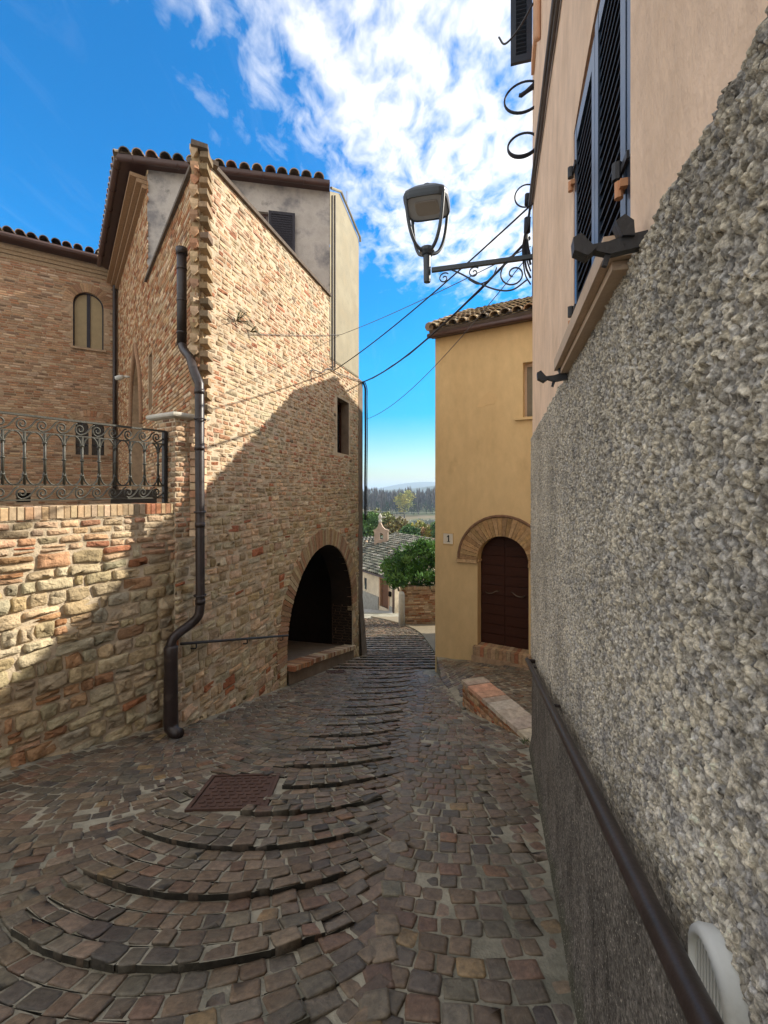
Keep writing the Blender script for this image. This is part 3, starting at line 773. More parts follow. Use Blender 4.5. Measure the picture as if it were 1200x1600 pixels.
    cw = MB(); cw.sheet([(-.02, zc), (u_l, zc), (u_l, zr), (ud, zr), (ud, Z_CAP), (-.02, Z_CAP)], [lan, slit], FL)
    wl = cw.build('courtyard_wall', M['mortar_r'], t)
    def ins2(u, z, a, b):
        if u < ud and z > Z_CAP: return False
        if sl0 - a < u < sl1 + a and slz0 - b < z < slz1 + b: return False
        if lancet_u0 - a < u < lancet_u1 + a and z < lzt:
            f = 1 if z < lzs else max(.0, 1 - ((z - lzs) / (lzt - lzs)) ** 1.7)
            if abs(u - cu) < f * .9 + a: return False
        return True
    masonry(FL, .05, u_l, CAMZ - .8, zr, lambda z: (.066, .16, .30, .014, .011, PAL_RED + PAL_TAN[:2], .4, 0), ins2, 0, .008, wl, 'brickwork')
    rc = MB()
    for hole, dpt, in ((lan, .30), (slit, .35)):
        k = len(hole); vs = [FL(u, -.003, z) for u, z in hole] + [FL(u, -dpt, z) for u, z in hole]
        rc.add(vs, [(i, (i + 1) % k, (i + 1) % k + k, i + k) for i in range(k)] + [tuple(range(k, 2 * k))])
    rc.build('blind_arch', M['mortar_r'], wl)
    im = MB()   # inner lancets and hood
    hood = [(lancet_u0 - .12 + 0 * i, z) for i, z in enumerate((lzs,))]
    pts = [(lancet_u1 + .05, lzs - .3), (lancet_u1 + .05, lzs), (lancet_u1 - .17, lzs + .85), (cu + .25, lzt - .2), (cu, lzt + .1), (cu - .25, lzt - .2), (lancet_u0 + .17, lzs + .85), (lancet_u0 - .05, lzs), (lancet_u0 - .05, lzs - .3)]
    im.tube(smoothp([FL(u, .03, z) for u, z in pts], 5), .055, 6, (.27, .16, .095))
    for c in (cu - .42, cu + .42):
        im.tube(smoothp([FL(c - .3, -.26, lz0), FL(c - .3, -.26, lzs), FL(c - .15, -.26, lzs + .5), FL(c, -.26, lzs + .75), FL(c + .15, -.26, lzs + .5), FL(c + .3, -.26, lzs), FL(c + .3, -.26, lz0)], 4), .05, 6, (.25, .15, .09))
    im.build('arch_moulding', M['brick'], wl, smooth=True)
    lp = MB(); q = hit(FL, 204, 592); lp.tube([FL(q[0], .0, q[1] + .05), FL(q[0], .18, q[1] + .03)], .03, 8); lp.tube([FL(q[0], .16, q[1] + .03), FL(q[0] - .03, .24, q[1] - .01), FL(q[0] - .06, .34, q[1] - .04)], [.05, .07, .05], 10)
    lp.build('floodlight', M['white_plastic'], wl, smooth=True)
    # dark capping of both low walls
    cp = MB()
    cp.hexa([FM(.06, -.25, Z_CAP), FM(U_PLAST, -.25, Z_CAP), FM(U_PLAST, .05, Z_CAP), FM(.06, .05, Z_CAP), FM(.06, -.25, Z_CAP + .06), FM(U_PLAST, -.25, Z_CAP + .06), FM(U_PLAST, .05, Z_CAP + .06), FM(.06, .05, Z_CAP + .06)])
    cp.hexa([FL(.06, -.25, Z_CAP - .004), FL(ud, -.25, Z_CAP - .004), FL(ud, .06, Z_CAP - .004), FL(.06, .06, Z_CAP - .004), FL(.06, -.25, Z_CAP + .056), FL(ud, -.25, Z_CAP + .056), FL(ud, .06, Z_CAP + .056), FL(.06, .06, Z_CAP + .056)])
    cp.build('capping', M['dark_stone'], t)
    # back faces of the low walls
    bk = MB(); bk.sheet([(.45, .75), (U_PLAST, .75), (U_PLAST, Z_CAP), (.45, Z_CAP)], [], FM, -.25); bk.sheet([(.45, 0), (ud, 0), (ud, Z_CAP), (.45, Z_CAP)], [], FL, -.25)
    bk.build('wall_back', M['mortar_r'], t)
    # toothed corner: a narrow blunt edge facing the viewer with bricks racked out on both sides
    bis = Vector((FM.nrm[0] + FL.nrm[0], FM.nrm[1] + FL.nrm[1])).normalized()
    FQ = frame(PX - bis.y * 0 , PY, -bis.y, bis.x, +1)
    if FQ.nrm[0] * bis.x + FQ.nrm[1] * bis.y < 0: FQ = frame(PX, PY, bis.y, -bis.x, +1)
    if FQ.d[0] < 0: FQ = frame(PX, PY, -FQ.d[0], -FQ.d[1], +1)
    qb = MB(); qb.box((-.105, -.30, CAMZ - .5), (.035, .0, Z_CAP), FQ, (.36, .27, .16))
    pitch = .175; z = CAMZ + 1.0; i = 0
    while z < Z_CAP - .02:
        pj = .12 + R.uniform(-.05, .03); c = pick([(3, (.24, .175, .11)), (2, (.29, .21, .125)), (1, (.19, .14, .095))])  # right-hand teeth coloured darker, painting in shade on their end faces
        h = .082
        p = [(.008, -.14, z), (.130 + R.uniform(-.012, .012), -.10, z), (.115, pj, z + .012), (.012, pj - .01, z + .012)]
        qb.hexa([FQ(*q) for q in p] + [FQ(q[0], q[1], z + h + R.uniform(-.006, .006)) for q in p], c)
        z2 = z + pitch * .45; c = pick(PAL_TAN[:4]); pj = .07 + R.uniform(-.04, .03)
        p = [(-.125 + R.uniform(-.01, .01), -.10, z2), (-.012, -.10, z2), (-.014, pj, z2 + .01), (-.11, pj, z2 + .01)]
        # wedge shaped underside
        qb.add([FQ(*q) for q in p] + [FQ(q[0], q[1], z2 + .07) for q in p] + [FQ(-.065, pj * .6, z2 - .05)], [(4, 5, 6, 7), (0, 1, 5, 4), (1, 2, 6, 5), (2, 3, 7, 6), (3, 0, 4, 7), (0, 8, 1), (1, 8, 2), (2, 8, 3), (3, 8, 0)], c)
        z += pitch * R.uniform(.85, 1.15); i += 1
    for zz in np.arange(CAMZ - 1.0, CAMZ + 1.0, .1):
        qb.box((-.12, -.14, zz), (.06, .03 + R.uniform(-.02, .02), zz + .085), FQ, pick(PAL_TAN))
    qb.build('toothed_corner', M['brick'], t)
    tb = MB(); tb.hexa([FQ(-.10, -.22, Z_CAP + .002), FQ(.10, -.22, Z_CAP + .002), FQ(.115, .12, Z_CAP + .012), FQ(-.085, .14, Z_CAP + .03), FQ(-.10, -.22, Z_CAP + .085), FQ(.10, -.22, Z_CAP + .07), FQ(.115, .11, Z_CAP + .075), FQ(-.08, .13, Z_CAP + .105)])
    tb.build('corner_capstone', M['dark_stone'], t)
    # plastered front of the upper storey
    pl = math.hypot(3.73, .70)
    su0, su1 = hit(FP, 420)[0], hit(FP, 461)[0]; sz1 = hit(FP, 440, 334)[1]; sz0 = Z_CAP - .6
    wq0, wq1 = hit(FP, 398)[0], hit(FP, 419)[0]
    hole = [(wq0 - .45, sz0), (wq1, sz0), (wq1, sz1), (wq0 - .45, sz1)]
    fp = MB(); fp.sheet([(0, 1.75), (pl, 1.75), (pl, zr), (0, zr)], [hole], FP)
    fp.build('plaster_front', M['plaster_grey'], t)
    wr = MB(); k = 4; vs = [FP(u, -.001, z) for u, z in hole] + [FP(u, -.14, z) for u, z in hole]; wr.add(vs, [(i, (i + 1) % k, (i + 1) % k + k, i + k) for i in range(k)])
    wup = wr.build('upper_window', M['plaster_grey'], t)
    wf = MB(); wf.box((wq0 - .45, -.13, sz0), (wq1, -.12, sz1), FP); wf.build('pane', M['glass'], wup)
    wf = MB()
    for uu in (wq1 - .06, wq0 - .15): wf.box((uu, -.12, sz0), (uu + .06, -.08, sz1), FP)
    wf.box((wq0 - .45, -.12, sz1 - .06), (wq1, -.085, sz1), FP); wf.build('window_frame', M['gutter'], wup)
    sh = MB(); sh.box((su0, .02, sz0), (su1, .06, sz1), FP); sh.build('shutter', M['shutter_dark'], wup)
    sl = MB(); zz = sz0 + .1
    while zz < sz1 - .1: sl.hexa([FP(su0 + .06, .055, zz), FP(su1 - .06, .055, zz), FP(su1 - .06, .075, zz - .01), FP(su0 + .06, .075, zz - .01), FP(su0 + .06, .055, zz + .012), FP(su1 - .06, .055, zz + .012), FP(su1 - .06, .075, zz + .002), FP(su0 + .06, .075, zz + .002)]); zz += .05
    for uu in (su0, su1 - .055): sl.box((uu, .0605, sz0), (uu + .055, .078, sz1), FP)
    sl.box((su0 + .056, .0605, sz1 - .06), (su1 - .056, .078, sz1), FP)
    sl.build('shutter_louvres', M['shutter_dark'], wup)
    # eaves: gutters, boards, tiles
    ze = CAMZ + 6.70
    a = Vector((-5.38, 9.04, ze)); b = Vector((-1.19, 9.82, ze)); c = Vector((-8.475, 13.34, ze))
    def gutter(name, p, q, r=.068):
        mb = MB(); d = (q - p).normalized(); s = Vector((d.y, -d.x, 0)); vs = []; n = 8
        for e in (p, q):
            for k in range(n + 1):
                th = math.pi + math.pi * k / n; vs.append(tuple(e + s * r * math.cos(th) + Vector((0, 0, r * math.sin(th)))))
            for k in range(n + 1):
                th = 2 * math.pi - math.pi * k / n; vs.append(tuple(e + s * (r - .012) * math.cos(th) + Vector((0, 0, (r - .012) * math.sin(th)))))
        m = 2 * (n + 1)
        mb.add(vs, [(i, (i + 1) % m, (i + 1) % m + m, i + m) for i in range(m)] + [tuple(range(m)), tuple(range(2 * m - 1, m - 1, -1))])
        L = (q - p).length; k = .3
        while k < L:
            e = p + d * k; mb.tube([tuple(e + s * r * 1.04 * math.cos(th) + Vector((0, 0, r * 1.04 * math.sin(th)))) for th in [math.pi + math.pi * i / 8 for i in range(9)]], .012, 5); k += .85
        return mb.build(name, M['gutter'], t, smooth=False)
    gutter('gutter', a, b); gutter('gutter', a, c)
    ef = MB()   # soffit and fascia
    D = Vector((-4.95, 9.37, 0)); C2 = Vector(FP(pl, 0, 0)); E = Vector(FL(10.2, 0, 0))
    for (p, q, i0, i1) in ((a, b, D, C2), (a, c, D, E)):
        z0 = ze + .0
        ef.add([(p.x, p.y, z0), (q.x, q.y, z0), (i1.x, i1.y, z0 - .01), (i0.x, i0.y, z0 - .01), (p.x, p.y, z0 + .09), (q.x, q.y, z0 + .09), (i1.x, i1.y, z0 + .2), (i0.x, i0.y, z0 + .2)], [(3, 2, 1, 0), (4, 5, 6, 7), (0, 1, 5, 4), (1, 2, 6, 5), (2, 3, 7, 6), (3, 0, 4, 7)])
    ef.build('soffit', M['gutter'], t)
    cn = MB()
    for k_, (o_, zz) in enumerate(((.10, .36), (.20, .27), (.32, .18))): cn.box((ud, -.05, ze - zz - .06), (u_l, o_, ze - zz + .02 - .003 * k_), FL, (.30, .19, .11))
    cn.build('brick_cornice', M['brick'], t)
    ud1 = (b - a).normalized(); vd1 = Vector((-ud1.y, ud1.x, .36)); 
    df = lambda p: (p - a).dot(Vector((-ud1.y, ud1.x, 0))); dl = lambda p: (p - a).dot(Vector((ud2.y, -ud2.x, 0)))
    ud2 = (c - a).normalized()
    tiles('roof_tiles', a + Vector((0, 0, .05)) - ud1 * .0, ud1, vd1, (b - a).length + .1, 3.2, .26, .4, t, r=.105, bed=False, keep=lambda p: df(p) < dl(p) + .1)
    ud2 = (c - a).normalized(); vd2 = Vector((ud2.y, -ud2.x, .36))
    tiles('roof_tiles', a + Vector((0, 0, .05)), ud2, vd2, (c - a).length, 3.2, .24, .4, t, r=.1, bed=False, keep=lambda p: dl(p) < df(p) + .1)
    # verge and far end of the house, so that it is a closed body
    bd = MB(); e1 = Vector(FM(U_END, 0, 0)); 
    far = [(e1.x, e1.y), (e1.x - 7.5, e1.y + 4.0), (E.x, E.y)]
    bd.add([(far[0][0], far[0][1], -5), (far[1][0], far[1][1], -5), (far[2][0], far[2][1], -5), (far[0][0], far[0][1], h2 - .1), (far[1][0], far[1][1], zr + 1), (far[2][0], far[2][1], zr)], [(0, 1, 4, 3), (1, 2, 5, 4)])
    bd.add([FM(U_PLAST, 0, zt - .25), FM(U_PLAST + .6, 0, zt + .08), FM(U_END, 0, h2 - .02), (far[1][0], far[1][1], zr + 1), (E.x, E.y, zr), (D.x, D.y, zr)], [(0, 1, 2, 3, 4, 5)])
    bd.build('back_walls', M['plaster_beige'], t)
    vg = MB(); vg.tube([FM(U_PLAST - .03, .05, zt - .2), FM(U_PLAST + .6, .05, zt + .12), FM(U_END - .02, .05, h2 + .03), FM(U_END + .02, .05, h2 - .08)], .03, 6, (.3, .27, .2)); vg.tube([FM(U_END - .9, .0, zt + .1), FM(U_END - .9, .0, zt + .5)], .008, 5)
    vg.build('verge', M['plaster_beige'], t)
    # rendered strip and conduits at the far corner
    sp = MB(); u2 = hit(FM, 566)[0]
    sp.box((U_END + .002, -.25, zg(U_END) - .4), (u2, .012, z_br + .0), FM)
    sp.add([FM(U_END + .05, .012, zg(u2) + 1.6), FM(u2, .012, zg(u2) + 1.6), FM(u2 + .22, .10, zg(u2) - .3), FM(U_END + .05, .10, zg(U_END) - .3), FM(u2, -.25, zg(u2) + 1.6), FM(u2 + .22, -.25, zg(u2) - .3)], [(0, 1, 2, 3), (1, 4, 5, 2)])
    sp.build('corner_buttress', M['strip'], t)
    # downpipe
    z = lambda u, py: hit(FL, 285, py)[1]
    dpj = MB()
    upt = at(284, 398, 6.0); s0 = at(284, 538, 6.0); s1 = at(288, 548, 5.9); s2 = at(297, 560, 5.72); s3 = at(303, 580, 5.58); s4 = at(311.5, 600, 5.5)
    nearY = 5.46
    e0 = at(313, 945, nearY); e1_ = at(310, 962, nearY - .02); e2 = at(298, 975, nearY - .05); e3 = at(277, 991, nearY - .2); e4 = at(268, 1004, nearY - .26); e5 = at(267, 1025, nearY - .28)
    dpj.tube([upt, s0], .062, 12); 
    dpj.tube([at(284, 388, 6.0), upt], [.075, .075], 12)
    dpj.tube([s0] + smoothp([s0, s1, s2, s3, s4], 5)[1:] + [e0] + smoothp([e0, e1_, e2, e3, e4, e5], 5)[1:], .054, 12)
    for py in (420, 470, 520):
        q = at(284, py, 6.0); dpj.tube([q + Vector((0, 0, .012)), q - Vector((0, 0, .012))], .067, 12)
    for py in (612, 700, 820, 940):
        q = at(311.5 + (py - 600) * .0043, py, 5.5 - (py - 600) * .00012); dpj.tube([q + Vector((0, 0, .03)), q - Vector((0, 0, .03))], .0595, 12)
    dp_ = dpj.build('downpipe', M['pipe'], t, smooth=True)
    ft = MB(); zb = gz(5.15) + .02
    foot = Vector((e5.x, e5.y, zb))
    ft.tube([e5 + Vector((0, 0, .12)), e5 + Vector((0, 0, .10)), e5, Vector((e5.x, e5.y, zb + .14)), Vector((e5.x + .01, e5.y - .01, zb + .07)), Vector((e5.x + .06, e5.y - .05, zb + .035)), Vector((e5.x + .15, e5.y - .10, zb + .05))], [.062, .078, .074, .080, .080, .066, .058], 12)
    ft.build('cast_iron_foot', M['pipe'], dp_, smooth=True)
    br = MB()
    for py in (655, 800, 930):
        q = at(312.5, py, nearY); br.tube([tuple(q + Vector((.066 * math.cos(x), .066 * math.sin(x), 0))) for x in [i * .45 for i in range(15)]], .010, 5)
        br.tube([q, q + Vector((-.06, .3, 0))], .010, 5)
    br.build('pipe_bracket', M['pipe'], dp_)
    # conduits on the beige plaster and down the far corner
    cd = MB()
    for px in (517.5, 521.5):
        u_ = hit(FM, px)[0]; cd.tube([FM(u_, .03, hit(FM, px, 306)[1]), FM(u_, .03, hit(FM, px, 578)[1])], .018, 6)
    cd.build('conduit', M['cable_grey'], t)
    return ua, ub
build_prow_house()
# ------------------------------------------------------------------ house across the courtyard
def build_back_house():
    t = thing('courtyard_house', 'shaded brown brick house behind the railing with an arched shuttered window', 'house', (-8.4, 14.15, CAMZ - .75))
    zg, zr = CAMZ - .75, CAMZ + 6.95; W = 9.0
    u0, u1 = hit(FB, 162)[0], hit(FB, 114)[0]; z0 = hit(FB, 138, 544)[1]; zt = hit(FB, 138, 457)[1]; r = (u1 - u0) / 2; cu = (u0 + u1) / 2; zs = zt - r
    hole = arch_hole(u0, u1, z0, zs, r)
    l0, l1 = hit(FB, 163)[0], hit(FB, 118)[0]; lz0 = hit(FB, 140, 711)[1]; lz1 = hit(FB, 140, 659)[1]; lc = (l0 + l1) / 2
    lr = (l1 - l0) / 4 - .02
    lows = [arch_hole(l0, lc - .04, lz0, lz1 - lr, lr, 10), arch_hole(lc + .04, l1, lz0, lz1 - lr, lr, 10)]
    v0, v1 = hit(FB, 48)[0], hit(FB, 25)[0]; vz0, vz1 = hit(FB, 36, 785)[1], hit(FB, 36, 770)[1]
    vent = [(v0, vz0), (v1, vz0), (v1, vz1), (v0, vz1)]
    mb = MB(); mb.sheet([(0, zg - .3), (W, zg - .3), (W, zr), (0, zr)], [hole] + lows + [vent], FB); wall = mb.build('front_wall', M['mortar_r'], t)
    def ins(u, z, a, b):
        if u0 - a < u < u1 + a and z0 - b < z < zs + .05: return False
        if z > zs - .1 and math.hypot(u - cu, z - zs) < r + .26: return False
        if l0 - a < u < l1 + a and lz0 - b < z < lz1 + b * .3: return False
        if v0 - a < u < v1 + a and vz0 - b < z < vz1 + b: return False
        return True
    masonry(FB, .05, 5.6, zg, zr - .35, lambda z: (.067, .16, .30, .014, .011, PAL_BROWN, .4, 0), ins, 0, .01, wall, 'brickwork')
    vo = MB(); voussoirs(vo, FB, cu, zs, r, r + .26, r, 0, math.pi, 26, [(3, (.34, .21, .12)), (2, (.30, .17, .10))], -.1, .016, .012)
    vo.build('window_arch', M['brick'], wall)
    co = MB()
    for k, (o, z) in enumerate(((.10, .10), (.06, .2), (.03, .32))): co.box((-.1, -.05, zr - z - .1), (W, o, zr - z + .002 * k), FB, (.29, .20, .12))
    co.build('cornice', M['brick'], t)
    def window(hole, d, label=None):
        k = len(hole); w = MB(); vs = [FB(u, -.001, z) for u, z in hole] + [FB(u, -d, z) for u, z in hole]
        w.add(vs, [(i, (i + 1) % k, (i + 1) % k + k, i + k) for i in range(k)]); return w.build('window', M['mortar_r'], t)
    w = window(hole, .16)
    f = MB()
    for s_ in (-1, 1):     # two leaves of solid tan shutters
        c0, c1 = (u0 + .03, cu - .02) if s_ < 0 else (cu + .02, u1 - .03)
        pts = [(c0, z0 + .03), (c1, z0 + .03)] + [(x, zs + math.sqrt(max(0, (r - .03) ** 2 - (x - cu) ** 2))) for x in np.linspace(c1, c0, 8)]
        f.prism(pts, FB, -.15, -.12)
    f.build('shutter', M['tan_shutter'], w)
    g = MB(); g.box((cu - .045, -.118, z0), (cu + .045, -.09, zt - .01), FB)
    pts = [FB(u, -.10, z) for u, z in arc(cu, zs, r - .015, 0, math.pi, 16)]; g.tube([FB(u1 - .015, -.10, z0)] + pts[::-1][0:0] + [FB(u1 - .015, -.10, zs)], .022, 6); g.tube(pts, .022, 6); g.tube([FB(u0 + .015, -.10, z0), FB(u0 + .015, -.10, zs)], .022, 6)
    g.build('window_frame', M['shutter_dark'], w)
    s = MB(); s.box((u0 - .06, -.1, z0 - .07), (u1 + .06, .07, z0 - .005), FB); s.build('sill', M['mortar_r'], w)
    for h in lows:
        w2 = window(h, .2); g = MB(); a = [p[0] for p in h]; g.box((min(a), -.19, lz0), (max(a), -.18, lz1), FB); g.build('pane', M['glass'], w2)
        g = MB(); mid = (min(a) + max(a)) / 2
        g.box((mid - .012, -.06, lz0), (mid + .012, -.04, lz1), FB)
        for q in (.3, .62): g.box((min(a), -.062, lz0 + (lz1 - lz0) * q), (max(a), -.042, lz0 + (lz1 - lz0) * q + .02), FB)
        g.build('window_bars', M['iron'], w2)
    s = MB(); s.box((l0 - .08, -.1, lz0 - .07), (l1 + .08, .05, lz0 - .005), FB, (.26, .17, .11)); s.build('window_ledge', M['brick'], t); s = MB()
    voussoirs(s, FB, lc, lz1 - .38, .68, .86, .55, .12, math.pi - .12, 26, PAL_BROWN, -.03, .02, .012)
    s.build('window_surround', M['brick'], t)
    ve = MB(); ve.box((v0, -.3, vz0), (v1, -.25, vz1), FB); ve.build('cellar_vent', M['black'], t)
    # roof and gutter
    a = Vector(FB(-.2, .38, zr + .10)); b = Vector(FB(W, .38, zr + .10)); ud = (a - b).normalized(); vd = Vector((-FB.nrm[0], -FB.nrm[1], .34))
    tiles('roof_tiles', b + Vector((0, 0, .04)), ud, vd, (a - b).length, 3.5, .27, .42, t, r=.11)
    g = MB(); g.tube([FB(-.1, .40, zr + .06), FB(W, .40, zr + .06)], .075, 8); g.box((-.1, 0, zr + .0), (W, .38, zr + .07), FB)
    g.build('gutter', M['gutter'], t)
    bk = MB(); bk.box((0, -7, zg), (W, -.35, zr), FB); bk.build('body', M['mortar_r'], t)
    d = MB(); d.tube(smoothp([FB(.05, .40, zr), FB(.08, .25, zr - .3), FB(.10, .10, zr - .6)], 5) + [FB(.10, .10, zr - 3), FB(.10, .10, zg)], .055, 10); d.build('downpipe', M['pipe'], t, smooth=True)
build_back_house()

# ------------------------------------------------------------------ house on the right: roughcast below, plaster above
def vnoise2(x, y, seed):
    """numpy gradient noise"""
    rs = np.random.RandomState(seed); g = rs.uniform(0, 2 * np.pi, 4096); gx, gy = np.cos(g), np.sin(g); pm = rs.permutation(4096)
    xi, yi = np.floor(x).astype(np.int64), np.floor(y).astype(np.int64); xf, yf = x - xi, y - yi
    def gr(i, j, dx, dy):
        h = pm[(pm[(xi + i) & 4095] + yi + j) & 4095]; return gx[h] * dx + gy[h] * dy
    u = xf ** 3 * (xf * (xf * 6 - 15) + 10); v = yf ** 3 * (yf * (yf * 6 - 15) + 10)
    a = gr(0, 0, xf, yf); b = gr(1, 0, xf - 1, yf); c = gr(0, 1, xf, yf - 1); d = gr(1, 1, xf - 1, yf - 1)
    return (a + u * (b - a)) * (1 - v) + (c + u * (d - c)) * v
def lumps(x, y, seed, jit=.9):
    """rounded grains: distance to the nearest scattered point"""
    rs = np.random.RandomState(seed); ox, oy, hz = rs.rand(4096), rs.rand(4096), rs.rand(4096); pm = rs.permutation(4096)
    xi, yi = np.floor(x).astype(np.int64), np.floor(y).astype(np.int64); best = np.full(x.shape, 9.0); hid = np.zeros(x.shape)
    for i in (-1, 0, 1):
        for j in (-1, 0, 1):
            h = pm[(pm[(xi + i) & 4095] + yi + j) & 4095]
            d = np.hypot(xi + i + .5 + (ox[h] - .5) * jit - x, yi + j + .5 + (oy[h] - .5) * jit - y) / (.55 + .75 * hz[h])
            m = d < best; best = np.where(m, d, best); hid = np.where(m, hz[h], hid)
    return best, hid
def build_right_house():
    t = thing('roughcast_house', 'tall pinkish plastered house with rough grey roughcast base along the lane', 'house', FR(2, 0, gz(2)))
    ub = CAMZ + .565                                         # top of the roughcast
    # handrail line on the wall (u, z): the smoother plinth lies below it
    def rail_z(u): Y = u * .9669; return CAMZ - .475 - .262 * Y
    Y = np.exp(np.linspace(math.log(.42), math.log(4.70), 1300)); us = Y / .9669
    zs = np.arange(CAMZ - 3.05, ub + .001, .0021)
    U, Z = np.meshgrid(us, zs)
    wx = U + .009 * vnoise2(U * 60, Z * 60, 3) + .004 * vnoise2(U * 160, Z * 160, 31); wz = Z + .009 * vnoise2(U * 60, Z * 60, 4) + .004 * vnoise2(U * 160, Z * 160, 32)
    d1, h1 = lumps(wx * 125, wz * 135, 11); d2, h2 = lumps(wx * 62, wz * 68, 12)
    g1 = np.clip(1 - d1 * 1.15, 0, 1); g2 = np.clip(1 - d2 * 1.15, 0, 1)
    big = vnoise2(U * 5, Z * 5, 5) + .5 * vnoise2(U * 12, Z * 12, 6)
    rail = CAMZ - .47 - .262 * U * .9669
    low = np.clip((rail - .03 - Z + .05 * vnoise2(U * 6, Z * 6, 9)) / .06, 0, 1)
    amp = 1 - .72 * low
    H = amp * (.0075 * g1 ** .7 * (.05 + .95 * h1 ** 1.4) + .0050 * g2 ** .8 * np.clip(h2 * 2.2 - 1.2, 0, 1)) + .007 * big * (1 - .4 * low) + amp * (.003 * vnoise2(U * 30, Z * 30, 7) + .006 * vnoise2(U * 110, Z * 110, 8)) - .006 * low
    edge = np.clip((ub - Z - .012 * (1 + vnoise2(U * 14, Z * 0 + .5, 2) * 2) ) / .018, 0, 1); H = H * edge - .012 * (1 - edge) + .012 * edge
    base = np.clip((.16 - (Z - (-.24 * U * .9669))) / .16, 0, 1); H = H + .03 * base
    ox, oy = FR.o; dx, dy = FR.d; nx, ny = FR.nrm
    Xw = ox + dx * U + nx * H; Yw = oy + dy * U + ny * H
    V = np.stack([Xw, Yw, Z], -1).reshape(-1, 3); nr, nc = U.shape
    idx = np.arange(nr * nc).reshape(nr, nc); Fq = np.stack([idx[:-1, :-1], idx[:-1, 1:], idx[1:, 1:], idx[1:, :-1]], -1).reshape(-1, 4)
    # drop rows well under the street
    keep = (Z[:-1, :-1] > -.24 * U[:-1, :-1] * .9669 - .15).reshape(-1); Fq = Fq[keep]
    me = bpy.data.meshes.new('roughcast_base'); org = np.array(WLOC[t.name])
    me.vertices.add(len(V)); me.vertices.foreach_set('co', (V - org).ravel())
    me.loops.add(len(Fq) * 4); me.loops.foreach_set('vertex_index', Fq.ravel().astype(np.int32))
    me.polygons.add(len(Fq)); me.polygons.foreach_set('loop_start', np.arange(0, len(Fq) * 4, 4, dtype=np.int32)); me.polygons.foreach_set('loop_total', np.full(len(Fq), 4, dtype=np.int32))
    me.polygons.foreach_set('use_smooth', np.ones(len(Fq), dtype=bool))
    # each grain has its own stone colour, bedded in a darker cement
    k = np.clip(g1 * 2.2, 0, 1) * .55 + np.clip(g2 * 2, 0, 1) * .35
    grain = (.19 + .50 * h1 ** 1.5 + .10 * h2) * k + .10 * (1 - k)
    grain = np.where(h1 > .93, grain * .45, grain)
    big2 = vnoise2(U * 2.3, Z * 2.3, 21); blue = np.clip(vnoise2(U * 7, Z * 7, 22) * 2.2 - .45 + .5 * np.exp(-((Z - rail - .12) / .08) ** 2), 0, 1)
    warm = np.clip(h2 * 1.4 - .35, 0, 1)
    col = np.stack([grain * (1.02 + .09 * warm), grain * (.965 + .02 * warm), grain * (.88 - .12 * warm)], -1) * (1 + .40 * big2)[..., None]
    col = col * (1 + .22 * vnoise2(U * .9, Z * 1.3, 41))[..., None]
    col = col * (1 - .45 * blue)[..., None] + (blue * .45)[..., None] * np.array([.17, .165, .17])
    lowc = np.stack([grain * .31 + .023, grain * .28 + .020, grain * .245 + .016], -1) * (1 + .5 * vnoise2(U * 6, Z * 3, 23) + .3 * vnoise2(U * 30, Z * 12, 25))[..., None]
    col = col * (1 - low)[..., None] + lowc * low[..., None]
    moss = np.clip(base * 1.6 + vnoise2(U * 8, Z * 8, 24) - .35, 0, 1); col = col * (1 - .6 * moss)[..., None] + (.6 * moss)[..., None] * np.array([.075, .08, .05])
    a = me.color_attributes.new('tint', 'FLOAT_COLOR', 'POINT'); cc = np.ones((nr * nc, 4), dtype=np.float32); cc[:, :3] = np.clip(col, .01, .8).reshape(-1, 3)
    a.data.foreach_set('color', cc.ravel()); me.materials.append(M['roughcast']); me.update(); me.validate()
    o = bpy.data.objects.new('roughcast_base', me); C.objects.link(o); o.parent = t; WLOC[o.name] = tuple(org)
    # plaster wall with the window opening
    zt = CAMZ + 6.6
    wa, wb = 1.108 / .9669, 1.985 / .9669; wz0, wz1 = CAMZ + .60, CAMZ + 1.575
    wc, wd = 3.98 / .9669, 4.42 / .9669; wy0, wy1 = CAMZ + 4.25, CAMZ + 5.5
    hole = [(wa, wz0), (wb, wz0), (wb, wz1)] + [(wa + (wb - wa) * (1 - i / 8), wz1 + .05 * math.sin(math.pi * i / 8)) for i in range(1, 8)] + [(wa, wz1)]
    hole2 = [(wc, wy0), (wd, wy0), (wd, wy1), (wc, wy1)]
    w = MB(); w.sheet([(-3.5, ub - .03), (UR_END, ub - .03), (UR_END, zt), (-3.5, zt)], [hole, hole2], FR, .0)
    wall = w.build('plaster_wall', M['plaster_pink'], t)
    b = MB()     # rest of the body: end walls, back, lower wall behind the viewer, roof slab
    b.box((-3.5, -6, -6), (UR_END, -.26, zt), FR)
    b.add([FR(-3.5, 0, -1.5), FR(.44, 0, -1.5), FR(.44, 0, ub), FR(-3.5, 0, ub)], [(0, 1, 2, 3)])
    b.add([FR(UR_END, 0, -3.2), FR(UR_END, -.26, -3.2), FR(UR_END, -.26, zt), FR(UR_END, 0, zt)], [(0, 1, 2, 3)])
    b.build('body', M['plaster_pink'], t)
    rf = MB(); rf.box((-3.8, -6.2, zt + .002), (UR_END + .25, .35, zt + .12), FR); rf.build('eaves', M['gutter'], t)
    tiles('roof_tiles', Vector(FR(-3.8, .35, zt + .14)), (FR.d[0], FR.d[1], 0), (-FR.nrm[0], -FR.nrm[1], .35), UR_END + 4.0, 3.2, .25, .4, t)
    # window: reveals, shutters, sill
    rv = MB(); k = len(hole); vs = [FR(u, -.001, z) for u, z in hole] + [FR(u, -.16, z) for u, z in hole]; rv.add(vs, [(i, (i + 1) % k, (i + 1) % k + k, i + k) for i in range(k)])
